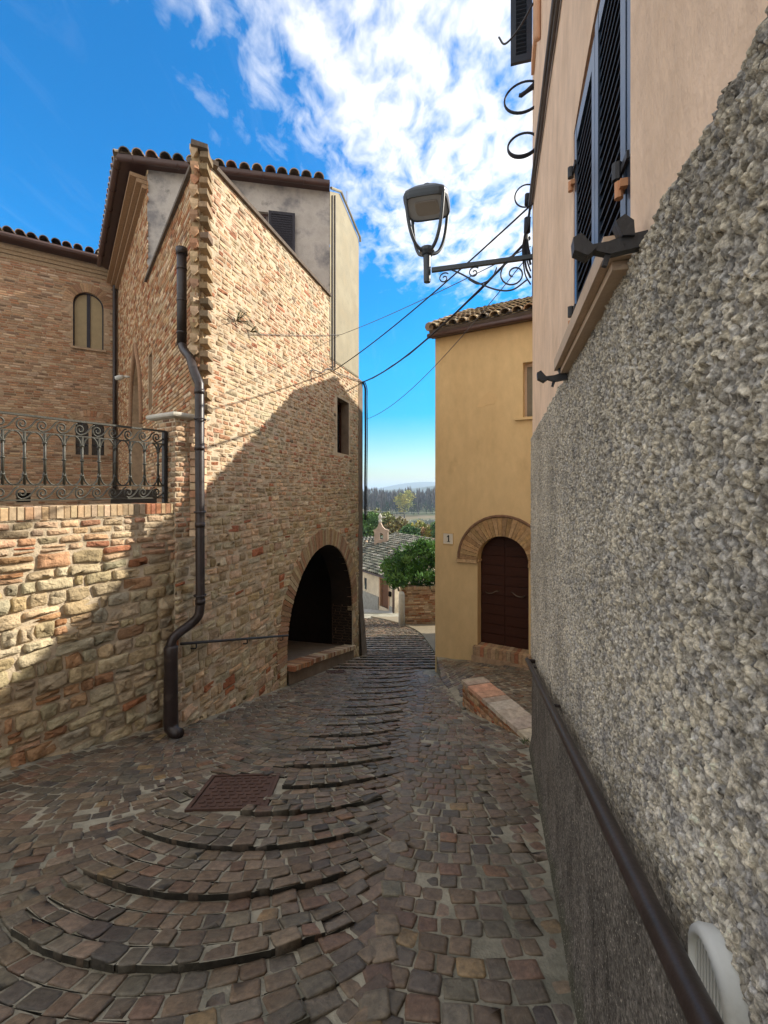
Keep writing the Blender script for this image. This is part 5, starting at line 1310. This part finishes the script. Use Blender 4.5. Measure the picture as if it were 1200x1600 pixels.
# ------------------------------------------------------------------ cables
def build_cables():
    def wire(name, label, pts, r, mat='cable', cat='cable', n=6, group=None):
        m = MB(); m.tube(pts, r, n); return tag(m.build(name, M[mat], smooth=True), label, cat, group)
    cb = Vector(FR(UR_END - .04, .05, hit(FR, 830, 345)[1]))
    m = MB()   # bundle clipped along the plaster
    for i in range(4):
        o = .020 + .014 * (i % 2); zo = (i - 1.5) * .020
        pts = []
        for k in range(13):
            f = k / 12; u = .9 + (UR_END - .03 - .9) * f; z = CAMZ + 2.42 + .14 * f * 4.0 / 4 + .40 * f + zo + .008 * math.sin(k * 2.1 + i)
            pts.append(FR(u, o, z))
        m.tube(smoothp(pts, 3), .0115 + .004 * (i == 1), 6)
    tag(m.build('cable_bundle', M['cable_grey'], smooth=True), 'grey cable bundle clipped high along the pinkish plaster wall', 'cable')
    m = MB()   # loose drop of cables at the corner
    for i in range(5):
        z0 = CAMZ + 2.95 - .05 * i
        pts = [FR(UR_END - .05 - .02 * i, .03, z0), FR(UR_END - .02, .05 + .012 * i, z0 - .18), FR(UR_END + .005, .045 + .008 * i, z0 - .34 - .03 * i), FR(UR_END - .01, .02, z0 - .52 - .02 * i)]
        m.tube(smoothp(pts, 6), .008 + .004 * (i % 2), 6)
    m.tube([FR(UR_END - .01, .05, CAMZ + 2.85), FR(UR_END - .01, .055, CAMZ + 2.70)], .035, 8)
    m.tube([FR(UR_END - .01, .05, CAMZ + 3.10), FR(UR_END - .01, .055, CAMZ + 2.99)], .028, 8)
    tag(m.build('cable_drop', M['cable'], smooth=True), 'tangle of dark cables dropping down the plaster corner above the lantern', 'cable')
    A1 = at(828, 322, 4.72); A2 = at(828, 372, 4.72); A3 = at(829, 385, 4.72)
    B1 = Vector(FM(*(lambda q: (q[0], .03, q[1]))(hit(FM, 520, 579)))); B2 = Vector(FM(*(lambda q: (q[0], .04, q[1]))(hit(FM, 565, 597))))
    wire('overhead_cable', 'upper dark cable crossing the lane from the plaster corner to the brick house', sag(A1, B1, .10), .010)
    m = MB(); p = sag(A2, B2, .22); m.tube(p, .015, 6); m.tube([q + Vector((.012 * math.sin(i * 1.3), 0, .016 * math.cos(i * 1.3))) for i, q in enumerate(p)], .008, 5)
    tag(m.build('overhead_cable', M['cable'], smooth=True), 'thickest twisted dark cable sagging across the lane to the far brick corner', 'cable')
    B3 = Vector(FM(*(lambda q: (q[0], .03, q[1]))(hit(FM, 388, 522))))
    mid = Vector(FM(*(lambda q: (q[0], .05, q[1]))(hit(FM, 530, 523))))
    wire('overhead_cable', 'thin grey wire running from the lantern corner to the weed on the sunlit bricks', sag(A3, mid, .05) + sag(mid, B3, .02)[1:], .0055, 'cable_grey')
    C3 = Vector(FM(*(lambda q: (q[0], .05, q[1]))(hit(FM, 570, 655)))); 
    wire('overhead_cable', 'lowest thin wire passing before the yellow roof edge', sag(at(829, 395, 4.72), C3, .30), .0055, 'cable_grey')
    m = MB(); u2 = hit(FM, 568)[0]     # cable down the far corner of the brick house
    pts = [B2, Vector(FM(u2, .05, B2.z - .15))] + [Vector(FM(u2 + .02 * math.sin(i), .05, B2.z - .5 - i * .55)) for i in range(7)]
    m.tube(smoothp(pts, 4), .028, 6); m.tube(smoothp([p + Vector((.05, 0, 0)) for p in pts], 4), .014, 6)
    tag(m.build('wall_cable', M['cable'], smooth=True), 'dark cables hanging down the far corner of the brick house', 'cable')
    m = MB(); q0 = hit(FM, 485, 578); q1 = hit(FM, 512, 576)
    m.tube(smoothp([FM(q0[0], .02, q0[1] - .25), FM(q0[0], .03, q0[1]), FM((q0[0] + q1[0]) / 2, .05, q0[1] + .06), FM(q1[0], .03, q1[1]), FM(hit(FM, 530, 585)[0], .04, hit(FM, 530, 585)[1]), tuple(B2)], 5), .010, 6)
    tag(m.build('wall_cable', M['cable_grey'], smooth=True), 'grey cable looping along the brick wall below the beige plaster', 'cable')
    # coils
    def coil(label, px, py, rx, rz, Y, turns, r, blob=False):
        c = at(px, py, Y); m = MB(); e = Vector(FR.nrm + (0,)) if False else Vector((FR.nrm[0], FR.nrm[1], 0))
        for k in range(turns):
            m.tube([tuple(c + e * (rx * math.cos(a)) + Vector((FR.d[0], FR.d[1], 0)) * (.05 * math.cos(a) + .012 * k) + Vector((0, 0, (rz + .006 * k) * math.sin(a) + .03 * math.cos(a)))) for a in [2 * math.pi * i / 30 for i in range(31)]], r, 6)
        if blob:
            m.tube(smoothp([c + e * (-rx * .95) + Vector((0, 0, .02)), c + e * (-rx * .6) + Vector((0, 0, rz * .75)), c + e * (-rx * .1) + Vector((0, 0, rz * .45)), c + e * (rx * .1) + Vector((0, 0, rz * .05)), c + e * (rx * .22) + Vector((0, 0, rz * .10))], 4), [.012] * 3 + [.03] * 8 + [.018] * 5 + [.026], 7) if False else m.tube([c + e * (-rx * .95), c + e * (-rx * .55) + Vector((0, 0, rz * .62)), c + e * (-rx * .15) + Vector((0, 0, rz * .30)), c + e * (rx * .12) + Vector((0, 0, rz * .12)), c + e * (rx * .24) + Vector((0, 0, rz * .16))], [.012, .036, .020, .022, .016], 7)
        m.tube([c - e * rx, c - e * (rx + .10)], r, 6)
        return tag(m.build('cable_coil', M['cable'], smooth=True), label, 'cable coil', 'spare cable coils hanging from the bundle')
    coil('topmost coil of cable on the bundle, with a dark clamp inside it', 818, 151, .185, .150, 4.5, 2, .009, True)
    coil('middle plain oval coil of cable hung between two others', 817, 225, .145, .110, 4.5, 3, .009)
    coil('lowest and loosest coil of cable just above the lantern wires', 822, 306, .11, .115, 4.6, 1, .008)
build_cables()

# dry weeds growing out of the sunlit bricks
def build_weeds():
    for px, py, n, s, lab in ((368, 502, 34, .26, 'larger dry weed tuft growing from the sunlit brick wall'), (390, 519, 22, .13, 'smaller dry weed tuft at the wire end on the brick wall')):
        q = hit(FM, px, py); m = MB()
        for i in range(n):
            a = R.uniform(-.4, math.pi + .4); l = s * R.uniform(.4, 1.1); c = R.choice([(.12, .11, .05), (.19, .16, .09), (.07, .08, .03)])
            dx = math.cos(a) * l; dz = math.sin(a) * l * .55
            m.tube([FM(q[0], .01, q[1]), FM(q[0] + dx * .5, .08 + l * .2, q[1] + dz * .9 + .02), FM(q[0] + dx, .10 + l * .3, q[1] + dz * .6 - .05 * R.random())], [.004, .0035, .0015], 4, c)
        tag(m.build('dry_weed', M['leaf']), lab, 'weed', 'weeds growing out of the brick wall')
    m = MB()
    for i in range(60):
        x, y = 1.60 + R.uniform(-.10, .06), 4.86 + R.uniform(-.06, .10); z = gz(y) + .01; a = R.uniform(0, 6.3); l = R.uniform(.02, .06)
        m.add([(x, y, z), (x + .008, y, z), (x + math.cos(a) * l * .7, y + math.sin(a) * l * .7, z + l)], [(0, 1, 2)], R.choice([(.05, .10, .03), (.08, .11, .04)]))
    tag(m.build('weed', M['leaf']), 'small green weed at the foot of the low wall by the roughcast', 'weed')
build_weeds()
# ------------------------------------------------------------------ below the lane: hedge, cottage, valley
def leafy(mb, c, rx, ry, rz, n, size, pal, clumps=14, up=0.0, aspect=2.2, hollow=.45, seed=0, flat=.0):
    rr = random.Random(seed); cl = []
    for i in range(clumps):
        while True:
            p = Vector((rr.uniform(-1, 1), rr.uniform(-1, 1), rr.uniform(-1, 1)))
            if hollow < p.length < 1: break
        cl.append((p, rr.uniform(.22, .46), rr.choice(pal)))
    for i in range(n):
        p0, cr, base = rr.choice(cl); q = Vector((rr.gauss(0, 1), rr.gauss(0, 1), rr.gauss(0, 1))).normalized() * cr * rr.random() ** .4
        p = p0 * .78 + q
        if p.z < -.9: p.z = -.9
        pos = Vector((c[0] + p.x * rx, c[1] + p.y * ry, c[2] + p.z * rz))
        d = Vector((rr.gauss(0, 1), rr.gauss(0, 1), rr.gauss(0, .7) + up)).normalized(); s = d.cross(Vector((rr.gauss(0, 1), rr.gauss(0, 1), rr.gauss(0, 1)))).normalized()
        L = size * rr.uniform(.6, 1.35); w = L / aspect; k = rr.uniform(.72, 1.28); col = tuple(x * k for x in base)
        nn = d.cross(s) * w * .25
        mb.add([tuple(pos), tuple(pos + d * L * .5 + s * w * .5 + nn), tuple(pos + d * L), tuple(pos + d * L * .5 - s * w * .5 + nn)], [(0, 1, 2), (0, 2, 3)], col)
def tree(name, label, x, y, zb, h, rx, rz, pal, n=900, size=.5, group=None, seed=0, trunk=.3, cat='tree', up=.2, clumps=16):
    t = thing(name, label, cat, (x, y, zb), group)
    tr = MB(); rr = random.Random(seed + 5); top = zb + h - rz * .7
    tr.tube(smoothp([(x, y, zb - .5), (x + rr.uniform(-.1, .1) * rx, y, zb + (top - zb) * .5), (x + rr.uniform(-.15, .15) * rx, y, top)], 3), [trunk * (1 - .75 * i / 6) for i in range(7)], 7)
    for i in range(5):
        a = i * 1.3 + rr.random(); z0 = zb + h * .3 + i * .06 * h
        tr.tube([(x, y, z0), (x + math.cos(a) * rx * .35, y + math.sin(a) * rx * .35, z0 + h * .15), (x + math.cos(a) * rx * .65, y + math.sin(a) * rx * .65, z0 + h * .32)], [trunk * .45, trunk * .3, trunk * .12], 5)
    tr.build('trunk', M['bark'], t, smooth=True)
    mb = MB(); leafy(mb, (x, y, zb + h - rz), rx * 1.25, rx * 1.25, rz, n, size, pal, clumps, up, 1.5, .25, seed); mb.build('crown', M['leaf'], t)
    return t
G_DARK = [(.035, .085, .022), (.055, .115, .03), (.028, .065, .02)]
G_MID = [(.085, .17, .04), (.12, .21, .05), (.06, .13, .035)]
G_OLIVE = [(.15, .17, .05), (.19, .18, .06), (.12, .15, .05)]
G_RUST = [(.30, .17, .055), (.22, .16, .055), (.17, .155, .05), (.30, .14, .045)]
G_YEL = [(.46, .40, .06), (.36, .35, .06), (.24, .26, .05)]

def build_lower_lane():
    # garden wall with hedge
    Y0 = 20.6; zb = gz(Y0); zt = CAMZ - 152 * Y0 / 700
    x0 = 28 / 700 * Y0
    t = thing('hedge_wall', 'curved brown brick garden wall below the green hedge', 'wall', (x0 + 1.5, Y0, zb))
    FH = frame(x0, Y0, 1, .10, +1); w = MB()
    w.box((.0, -.35, zb - .8), (6, 0, zt), FH); core = w.build('core', M['mortar_r'], t)
    masonry(FH, 0, 4.0, zb - .3, zt - .14, lambda z: (.085, .16, .36, .016, .016, PAL_RED + PAL_TAN[:3], .4, 0), lambda *a: True, 0, .02, core, 'brickwork')
    FE = frame(x0, Y0, -.30, 1, -1)
    masonry(FE, 0, .4, zb - .3, zt - .14, lambda z: (.085, .12, .24, .016, .014, PAL_TAN, .4, 0), lambda *a: True, 0, .01, core, 'brickwork')
    cp = MB(); u = -.04
    while u < 4.2: cp.box((u, -.40, zt - .13), (u + .085, .035, zt + R.uniform(-.01, .01)), FH, pick(PAL_TAN)); u += .10
    cp.build('coping', M['brick'], t)
    p = MB(); pz = CAMZ - 160 * 20.2 / 700; pc = (x0 - .02, Y0 - .28)
    p.tube([(pc[0], pc[1], zb - .2), (pc[0], pc[1], pz - .15), (pc[0], pc[1], pz - .04), (pc[0], pc[1], pz)], [.15, .14, .11, .03], 12, (.44, .36, .27))
    tag(p.build('stone_post', M['cap'], smooth=True), 'rounded pale stone post at the end of the hedge wall', 'post')
    hd = thing('hedge', 'dense bright green leafy hedge spilling over the brick garden wall', 'hedge', (2.1, Y0 + 1.2, zt))
    tr = MB()
    for i in range(9): x = .7 + i * .42; tr.tube([(x, Y0 + .9, zt - .4), (x + R.uniform(-.2, .2), Y0 + 1.0, zt + .7), (x + R.uniform(-.3, .3), Y0 + 1.1, zt + 1.5)], [.04, .03, .012], 5)
    tr.build('stems', M['bark'], hd)
    mb = MB()
    for i, (x, dy, dz, rx, rz, n) in enumerate(((.85, 1.0, .75, 1.00, .95, 2300), (1.7, 1.1, 1.15, 1.15, 1.15, 3000), (2.9, 1.2, 1.1, 1.3, 1.2, 2400), (4.1, 1.2, 1.0, 1.2, 1.1, 1400), (.75, .55, .15, .70, .45, 1300), (1.8, .5, .2, .9, .5, 1500))):
        leafy(mb, (x, Y0 + dy, zt + dz), rx, .95, rz, n, .24, [(.08, .19, .03), (.11, .25, .04), (.17, .30, .07), (.03, .08, .016), (.045, .12, .02)], 18, .9, 4.2, .2, 40 + i)
    mb.build('foliage', M['leaf'], hd)
    # cottage with stone tiled roof
    kx, ky = .68, 28.0; FC = frame(kx, ky, -.52, .854, -1); ze = CAMZ - 5.62; zg = CAMZ - 8.3
    if FC.nrm[1] > 0: FC = frame(kx, ky, -.52, .854, +1)
    t = thing('cottage', 'low white cottage with mossy stone tile roof and brown door', 'house', (kx - 1, ky + 1, zg))
    d0, d1 = hit(FC, 607)[0], hit(FC, 594.5)[0]; dz1, dz0 = hit(FC, 600, 905)[1], hit(FC, 600, 949)[1]
    w0, w1 = hit(FC, 573)[0], hit(FC, 569)[0]; wz1, wz0 = hit(FC, 571, 903)[1], hit(FC, 571, 921)[1]
    mb = MB(); mb.sheet([(0, zg - 1), (9, zg - 1), (9, ze), (0, ze)], [[(d0, dz0), (d1, dz0), (d1, dz1), (d0, dz1)], [(w0, wz0), (w1, wz0), (w1, wz1), (w0, wz1)]], FC)
    mb.add([FC(0, 0, zg - 1), FC(0, -6, zg - 1), FC(0, -6, ze + 1.6), FC(0, 0, ze)], [(0, 1, 2, 3)]); mb.add([FC(0, -6, zg - 1), FC(9, -6, zg - 1), FC(9, -6, ze + 1.6), FC(0, -6, ze + 1.6)], [(0, 1, 2, 3)])
    mb.build('wall', M['old_wall'], t)
    pl = MB(); pl.box((.02, .002, zg - 1), (d0 - .12, .05, dz0 + .25), FC); pl.box((d1 + .2, .002, zg - 1), (9, .06, dz0 + .55), FC); pl.build('plinth', M['concrete'], t)
    br = MB()
    for a, b in (((d0 - .12, dz0), (d0, dz1)), ((d1, dz0), (d1 + .14, dz1)), ((d0 - .12, dz1), (d1 + .14, dz1 + .16))): br.box((a[0], -.1, a[1]), (b[0], .03, b[1]), FC, (.42, .26, .17))
    br.build('door_surround', M['brick'], t)
    dr = MB(); dr.box((d0, -.16, dz0), (d1, -.10, dz1), FC); door = dr.build('door', M['wood_brown'], t)
    kn = MB(); kn.tube([FC(d1 - .12, -.1, dz0 + 1.0), FC(d1 - .12, -.03, dz0 + 1.0)], .035, 8); kn.build('door_knob', M['brass'], door)
    lb = MB(); q = hit(FC, 610.5, 928); lb.box((q[0] - .1, .0, q[1] - .15), (q[0] + .1, .12, q[1] + .15), FC); lb.build('letter_box', M['black'], t)
    wd = MB(); wd.box((w0, -.1, wz0), (w1, -.05, wz1), FC); wd.build('window', M['shutter'], t)
    pp = MB(); pp.tube([FC(.08, .08, ze - .05), FC(.08, .08, zg)], .05, 8); pp.build('downpipe', M['gutter'], t, smooth=True)
    gt = MB(); gt.tube([FC(-.1, .22, ze - .02), FC(9, .22, ze - .02)], .06, 6); gt.build('gutter', M['gutter'], t)
    pal = [(4, (.13, .13, .105)), (3, (.085, .09, .07)), (3, (.18, .175, .145)), (3, (.05, .055, .042)), (1, (.17, .14, .10)), (.6, (.26, .25, .21))]
    nrm = Vector((FC.nrm[0], FC.nrm[1], 0))
    tiles('roof_tiles', Vector(FC(9, .25, ze + .02)), (-FC.d[0], -FC.d[1], 0), (-FC.nrm[0], -FC.nrm[1], .30), 9.2, 6.3, .27, .34, t, pal, r=.12, detail=5)
    # chapel-like gable behind it with a small bell arch
    bx = at(594, 840, 36.5); zbse = CAMZ - 8
    t = thing('bell_gable', 'small stone bell gable with an arched opening above the cottage roof', 'bell gable', (bx.x, bx.y, zbse))
    S_ = .62; FG0 = frame(bx.x - .70, bx.y, 1, -.12, +1); zt = at(600, 828, 36.5).z
    def FGb(u, n, z): return FG0(u * S_, n * S_, zt + (z - zt) * S_)
    a0, a1 = 1.30, 1.62; az0 = zt - 1.3; az1 = zt - .4
    g = MB(); prof = [(.35, zbse), (2.15, zbse), (2.15, zt - .35), (2.3, zt - .05), (1.75, zt + .10), (1.45, zt + .42), (1.2, zt + .95), (.95, zt + .95), (.80, zt + .45), (.55, zt + .12), (.2, zt - .05), (.35, zt - .35)]
    hole = arch_hole(1.02, 1.52, az0, az1 - .2, .2, 8)
    for n in (0, -.7): g.sheet(prof, [hole], FGb, n)
    k = len(prof); g.add([FGb(u, 0, z) for u, z in prof] + [FGb(u, -.7, z) for u, z in prof], [(i, (i + 1) % k, (i + 1) % k + k, i + k) for i in range(k)])
    k = len(hole); g.add([FGb(u, 0, z) for u, z in hole] + [FGb(u, -.7, z) for u, z in hole], [(i, (i + 1) % k, (i + 1) % k + k, i + k) for i in range(k)])
    g.build('gable', mk('pink_grey_stone', (.38, .28, .21), var=.3, scale=2), t)
    f = MB(); c = Vector(FGb(1.08, -.35, zt + .95))
    f.tube([c + Vector((0, 0, q)) for q in (0, .15, .24, .36, .52, .64, .74)], [.13, .16, .10, .14, .17, .09, .05], 10, (.4, .4, .38))
    f.tube([c + Vector((.06, 0, .40)), c + Vector((.28, 0, .45)), c + Vector((.48, 0, .43))], [.06, .04, .02], 8, (.4, .4, .38))
    tag(f.build('stone_finial', M['cap'], smooth=True), 'pale carved stone figure standing on the small bell gable', 'statue')
    t = thing('chapel', 'old chapel with a shallow tiled roof behind the bell gable', 'house', (.0, 38, zbse))
    b = MB(); FK = frame(-2.8, 37.2, 1, -.12, +1); ze = at(0, 838, 37).z - .25
    b.box((-1, -4, zbse), (4.2, -.75, ze - .75), FK); b.build('wall', M['old_wall'], t)
    tiles('roof_tiles', Vector(FK(4.5, -.5, ze - .95)), (-FK.d[0], -FK.d[1], 0), (-FK.nrm[0], -FK.nrm[1], .30), 6, 2.6, .3, .45, t, pal[:3] + [(4, (.36, .27, .18))], r=.13, detail=5)
    # concrete ramp to the cottage door
    r = MB(); zr = CAMZ - 193 * 26.5 / 700
    r.hexa([(-3.4, 25.5, zr - 2.5), (.35, 25.3, zr - 2.5), (.55, 28.2, zr - 2.5), (-3.5, 31.5, zr - 2.5), (-3.4, 25.5, zr - .75), (.35, 25.3, zr - .25), (.55, 28.2, dz0 - .02), (-3.5, 31.5, dz0 - .5)])
    tag(r.build('entrance_ramp', M['concrete']), 'pale concrete ramp leading up to the cottage door', 'ramp')
    m = MB(); a = at(646, 835, 34); b_ = at(646, 870, 34)
    m.tube([a, b_], .02, 5)
    for z_, l in ((.25, .75), (.55, .5)): m.tube([a + Vector((-.05, 0, -z_ * 2 + .2)), a + Vector((l, 0, -z_ * 2 + .16))], .014, 5)
    tag(m.build('aerial', M['cap']), 'thin television aerial rising behind the green hedge', 'aerial')
    m = MB(); m.tube(sag((-9, 58, at(0, 789, 58).z + .2), (9, 56, at(0, 803, 57).z + .3), .5), .013, 4)
    tag(m.build('power_line', M['white_plastic']), 'pale power line crossing in front of the valley trees', 'cable')
build_lower_lane()

def build_valley():
    # terrain: one sheet to the horizon
    def tz(x, y):
        k = [(20, -6.4), (36, -9.0), (60, -15), (110, -19), (260, -21), (420, -17), (520, -14), (700, -30), (1500, -60), (9000, -80)]
        for (a, za), (b, zb) in zip(k, k[1:]):
            if y <= b: f = (y - a) / (b - a); f = f * f * (3 - 2 * f); z = za + (zb - za) * f; break
        else: z = k[-1][1]
        return z + min(1, max(0, (y - 40) / 60)) * 1.6 * mnoise.noise((x * .012, y * .012, 0))
    ys = list(np.linspace(20, 120, 26)) + list(np.linspace(130, 700, 40)) + list(np.geomspace(760, 9000, 16)); mb = MB(); nx = 41
    vs = []
    for y in ys:
        hw = 40 + y * 1.2
        for i in range(nx): x = (i / (nx - 1) * 2 - 1) * hw; vs.append((x, y, tz(x, y) - (.0)))
    fs = [(j * nx + i, j * nx + i + 1, (j + 1) * nx + i + 1, (j + 1) * nx + i) for j in range(len(ys) - 1) for i in range(nx - 1)]
    mb.add(vs, fs); mb.build('valley_ground', M['far_land'], smooth=True, kind='structure')
    fm = MB(); vs = []; n = 24
    for j in range(11):
        for i in range(n + 1): x = -10 + i * 3.2; y = 150 + j * 11; vs.append((x, y, tz(x, y) + .35 + (.0)))
    fm.add(vs, [(j * (n + 1) + i, j * (n + 1) + i + 1, (j + 1) * (n + 1) + i + 1, (j + 1) * (n + 1) + i) for j in range(10) for i in range(n)])
    fm.build('field', M['field'], smooth=True, kind='structure')
    # trees at the foot of the village
    sp = [  # px, py top, px half width, depth, palette, name, label
        (578, 800, 16, 62, G_MID, 'leafy_tree', 'mid green round tree left of the bell gable, against the brick house'),
        (598, 797, 18, 70, G_OLIVE, 'leafy_tree', 'olive green tree directly behind the bell gable figure'),
        (622, 808, 20, 66, G_RUST, 'autumn_tree', 'rusty orange autumn tree right of the bell gable'),
        (641, 822, 16, 60, G_DARK + G_MID, 'leafy_tree', 'dark green tree between the rusty tree and the field edge'),
        (655, 815, 13, 84, G_OLIVE + G_YEL, 'leafy_tree', 'yellowish green bush at the field edge'),
        (672, 820, 15, 78, G_YEL + G_RUST, 'autumn_tree', 'orange yellow autumn tree next to the yellow house corner'),
        (600, 836, 22, 52, G_DARK, 'leafy_tree', 'dark shrubby tree low behind the cottage roof'),
        (690, 812, 18, 74, G_MID, 'leafy_tree', 'green tree half hidden by the yellow house corner'),
        (555, 806, 20, 66, G_DARK, 'leafy_tree', 'dark tree peeping out beyond the brick house corner')]
    for i, (px, py, hw, d, pal, nm, lab) in enumerate(sp):
        p = at(px, py, d); rx = hw / 700 * d; zb = tz(p.x, d); h = p.z - zb
        tree(nm, lab, p.x, d, zb, h, rx, min(h * .46, rx * 1.25), pal, 2600, .48, 'trees at the foot of the village', 100 + i, .25, up=.3, clumps=22)
    # row of grey-green olives along the far side of the field
    for i, (px, d) in enumerate(((648, 262), (656, 268), (664, 258), (672, 264), (680, 256))):
        p = at(px, 796, d); zb = tz(p.x, d)
        tree('olive_tree', ('silvery olive tree at the %s of the row beyond the field' % ('left end', 'second place from the left', 'middle', 'second place from the right', 'right end')[i]), p.x, d, zb, 5.5, 3.2, 2.2, [(.20, .23, .19), (.15, .18, .14), (.11, .14, .10)], 380, .75, 'olive trees beyond the field', 200 + i, .25)
    p = at(632, 765, 330); zb = tz(p.x, 330)
    tree('poplar', 'tall yellow green poplar standing out before the bare wood', p.x, 330, zb, p.z - zb, 6.5, 8.5, G_YEL, 1500, 1.3, None, 300, .5, clumps=26)
    # the wood: bare greyish poplars and dark evergreens in one mass
    rr = random.Random(5); mb = MB()
    for i in range(1500):
        d = rr.uniform(345, 520); x = rr.uniform(-90, 110); zb = tz(x, d); dark = rr.random() < .45
        top = 1.6 + (-3.2 + 6 * mnoise.noise((x * .03, d * .02, 2)) + rr.uniform(-2, 2)) ; h = max(6, top - zb)
        if dark: h *= rr.uniform(.3, .62)
        w = h * (.30 if dark else .16) * rr.uniform(.7, 1.3)
        base = rr.choice([(.018, .045, .014), (.03, .062, .018), (.05, .075, .022)]) if dark else rr.choice([(.075, .062, .056), (.065, .055, .052), (.09, .07, .055), (.055, .055, .04)])
        for k in range(34 if dark else 34):
            f = rr.random() ** .8; z = zb + h * (.12 + .88 * f); q = w * (1 - .75 * f) * rr.random(); a = rr.uniform(0, 6.28)
            px, py = x + math.cos(a) * q, d + math.sin(a) * q; l = h * rr.uniform(.10, .2) * (1.0 if not dark else .7); s = l * (.22 if not dark else .6)
            kk = rr.uniform(.75, 1.25); b = rr.uniform(0, 3.14); dx, dy = math.cos(b) * s, math.sin(b) * s
            mb.add([(px, py, z - l * .5), (px + dx * .5, py + dy * .5, z), (px, py, z + l), (px - dx * .5, py - dy * .5, z)], [(0, 1, 2, 3)], tuple(c * kk for c in base))
    mb.build('far_wood', M['leaf'], kind='stuff')
    # blue hills
    def ridge(name, y0, f, depth, x0, x1, n=60):
        m = MB(); vs = []
        rows = 10
        for j in range(rows + 1):
            t = j / rows
            for i in range(n + 1):
                x = x0 + (x1 - x0) * i / n; top = f(x); e = math.sin(math.pi * min(t, .5)) if t < .5 else 1 - (t - .5) * .8
                vs.append((x, y0 + depth * t, -90 + (top + 90) * e + 10 * mnoise.noise((x * .004, t * 4, y0)) * min(1, t * 3)))
        m.add(vs, [(j * (n + 1) + i, j * (n + 1) + i + 1, (j + 1) * (n + 1) + i + 1, (j + 1) * (n + 1) + i) for j in range(rows) for i in range(n)])
        m.build(name, M['hill'], smooth=True, kind='structure')
    ridge('hills', 1500, lambda x: 1.6 + 2 + 22 * (1 / (1 + math.exp(-(x - 175) / 28))) + 9 * mnoise.noise((x * .004, 0, 0)) - 4, 700, -2200, 2600, 160)
    ridge('hills', 3200, lambda x: 1.6 + 56 * math.exp(-((x - 380) / 330) ** 2) + 14 * mnoise.noise((x * .002, 5, 0)) + 6, 1200, -5000, 5600, 120)
build_valley()

# ------------------------------------------------------------------ haze over the whole place
def build_haze():
    m = bpy.data.materials.new('thin_blue_haze'); m.use_nodes = True; nt = m.node_tree
    for n in list(nt.nodes): nt.nodes.remove(n)
    out = nt.nodes.new('ShaderNodeOutputMaterial'); v = nt.nodes.new('ShaderNodeVolumePrincipled')
    v.inputs['Color'].default_value = (.62, .80, 1.0, 1); v.inputs['Density'].default_value = HAZE_DENSITY; v.inputs['Anisotropy'].default_value = .2
    nt.links.new(v.outputs[0], out.inputs['Volume'])
    mb = MB(); mb.box((-11500, -60, -140), (11500, 9800, 90)); o = mb.build('haze', m, kind='stuff')
HAZE_DENSITY = .00030
build_haze()
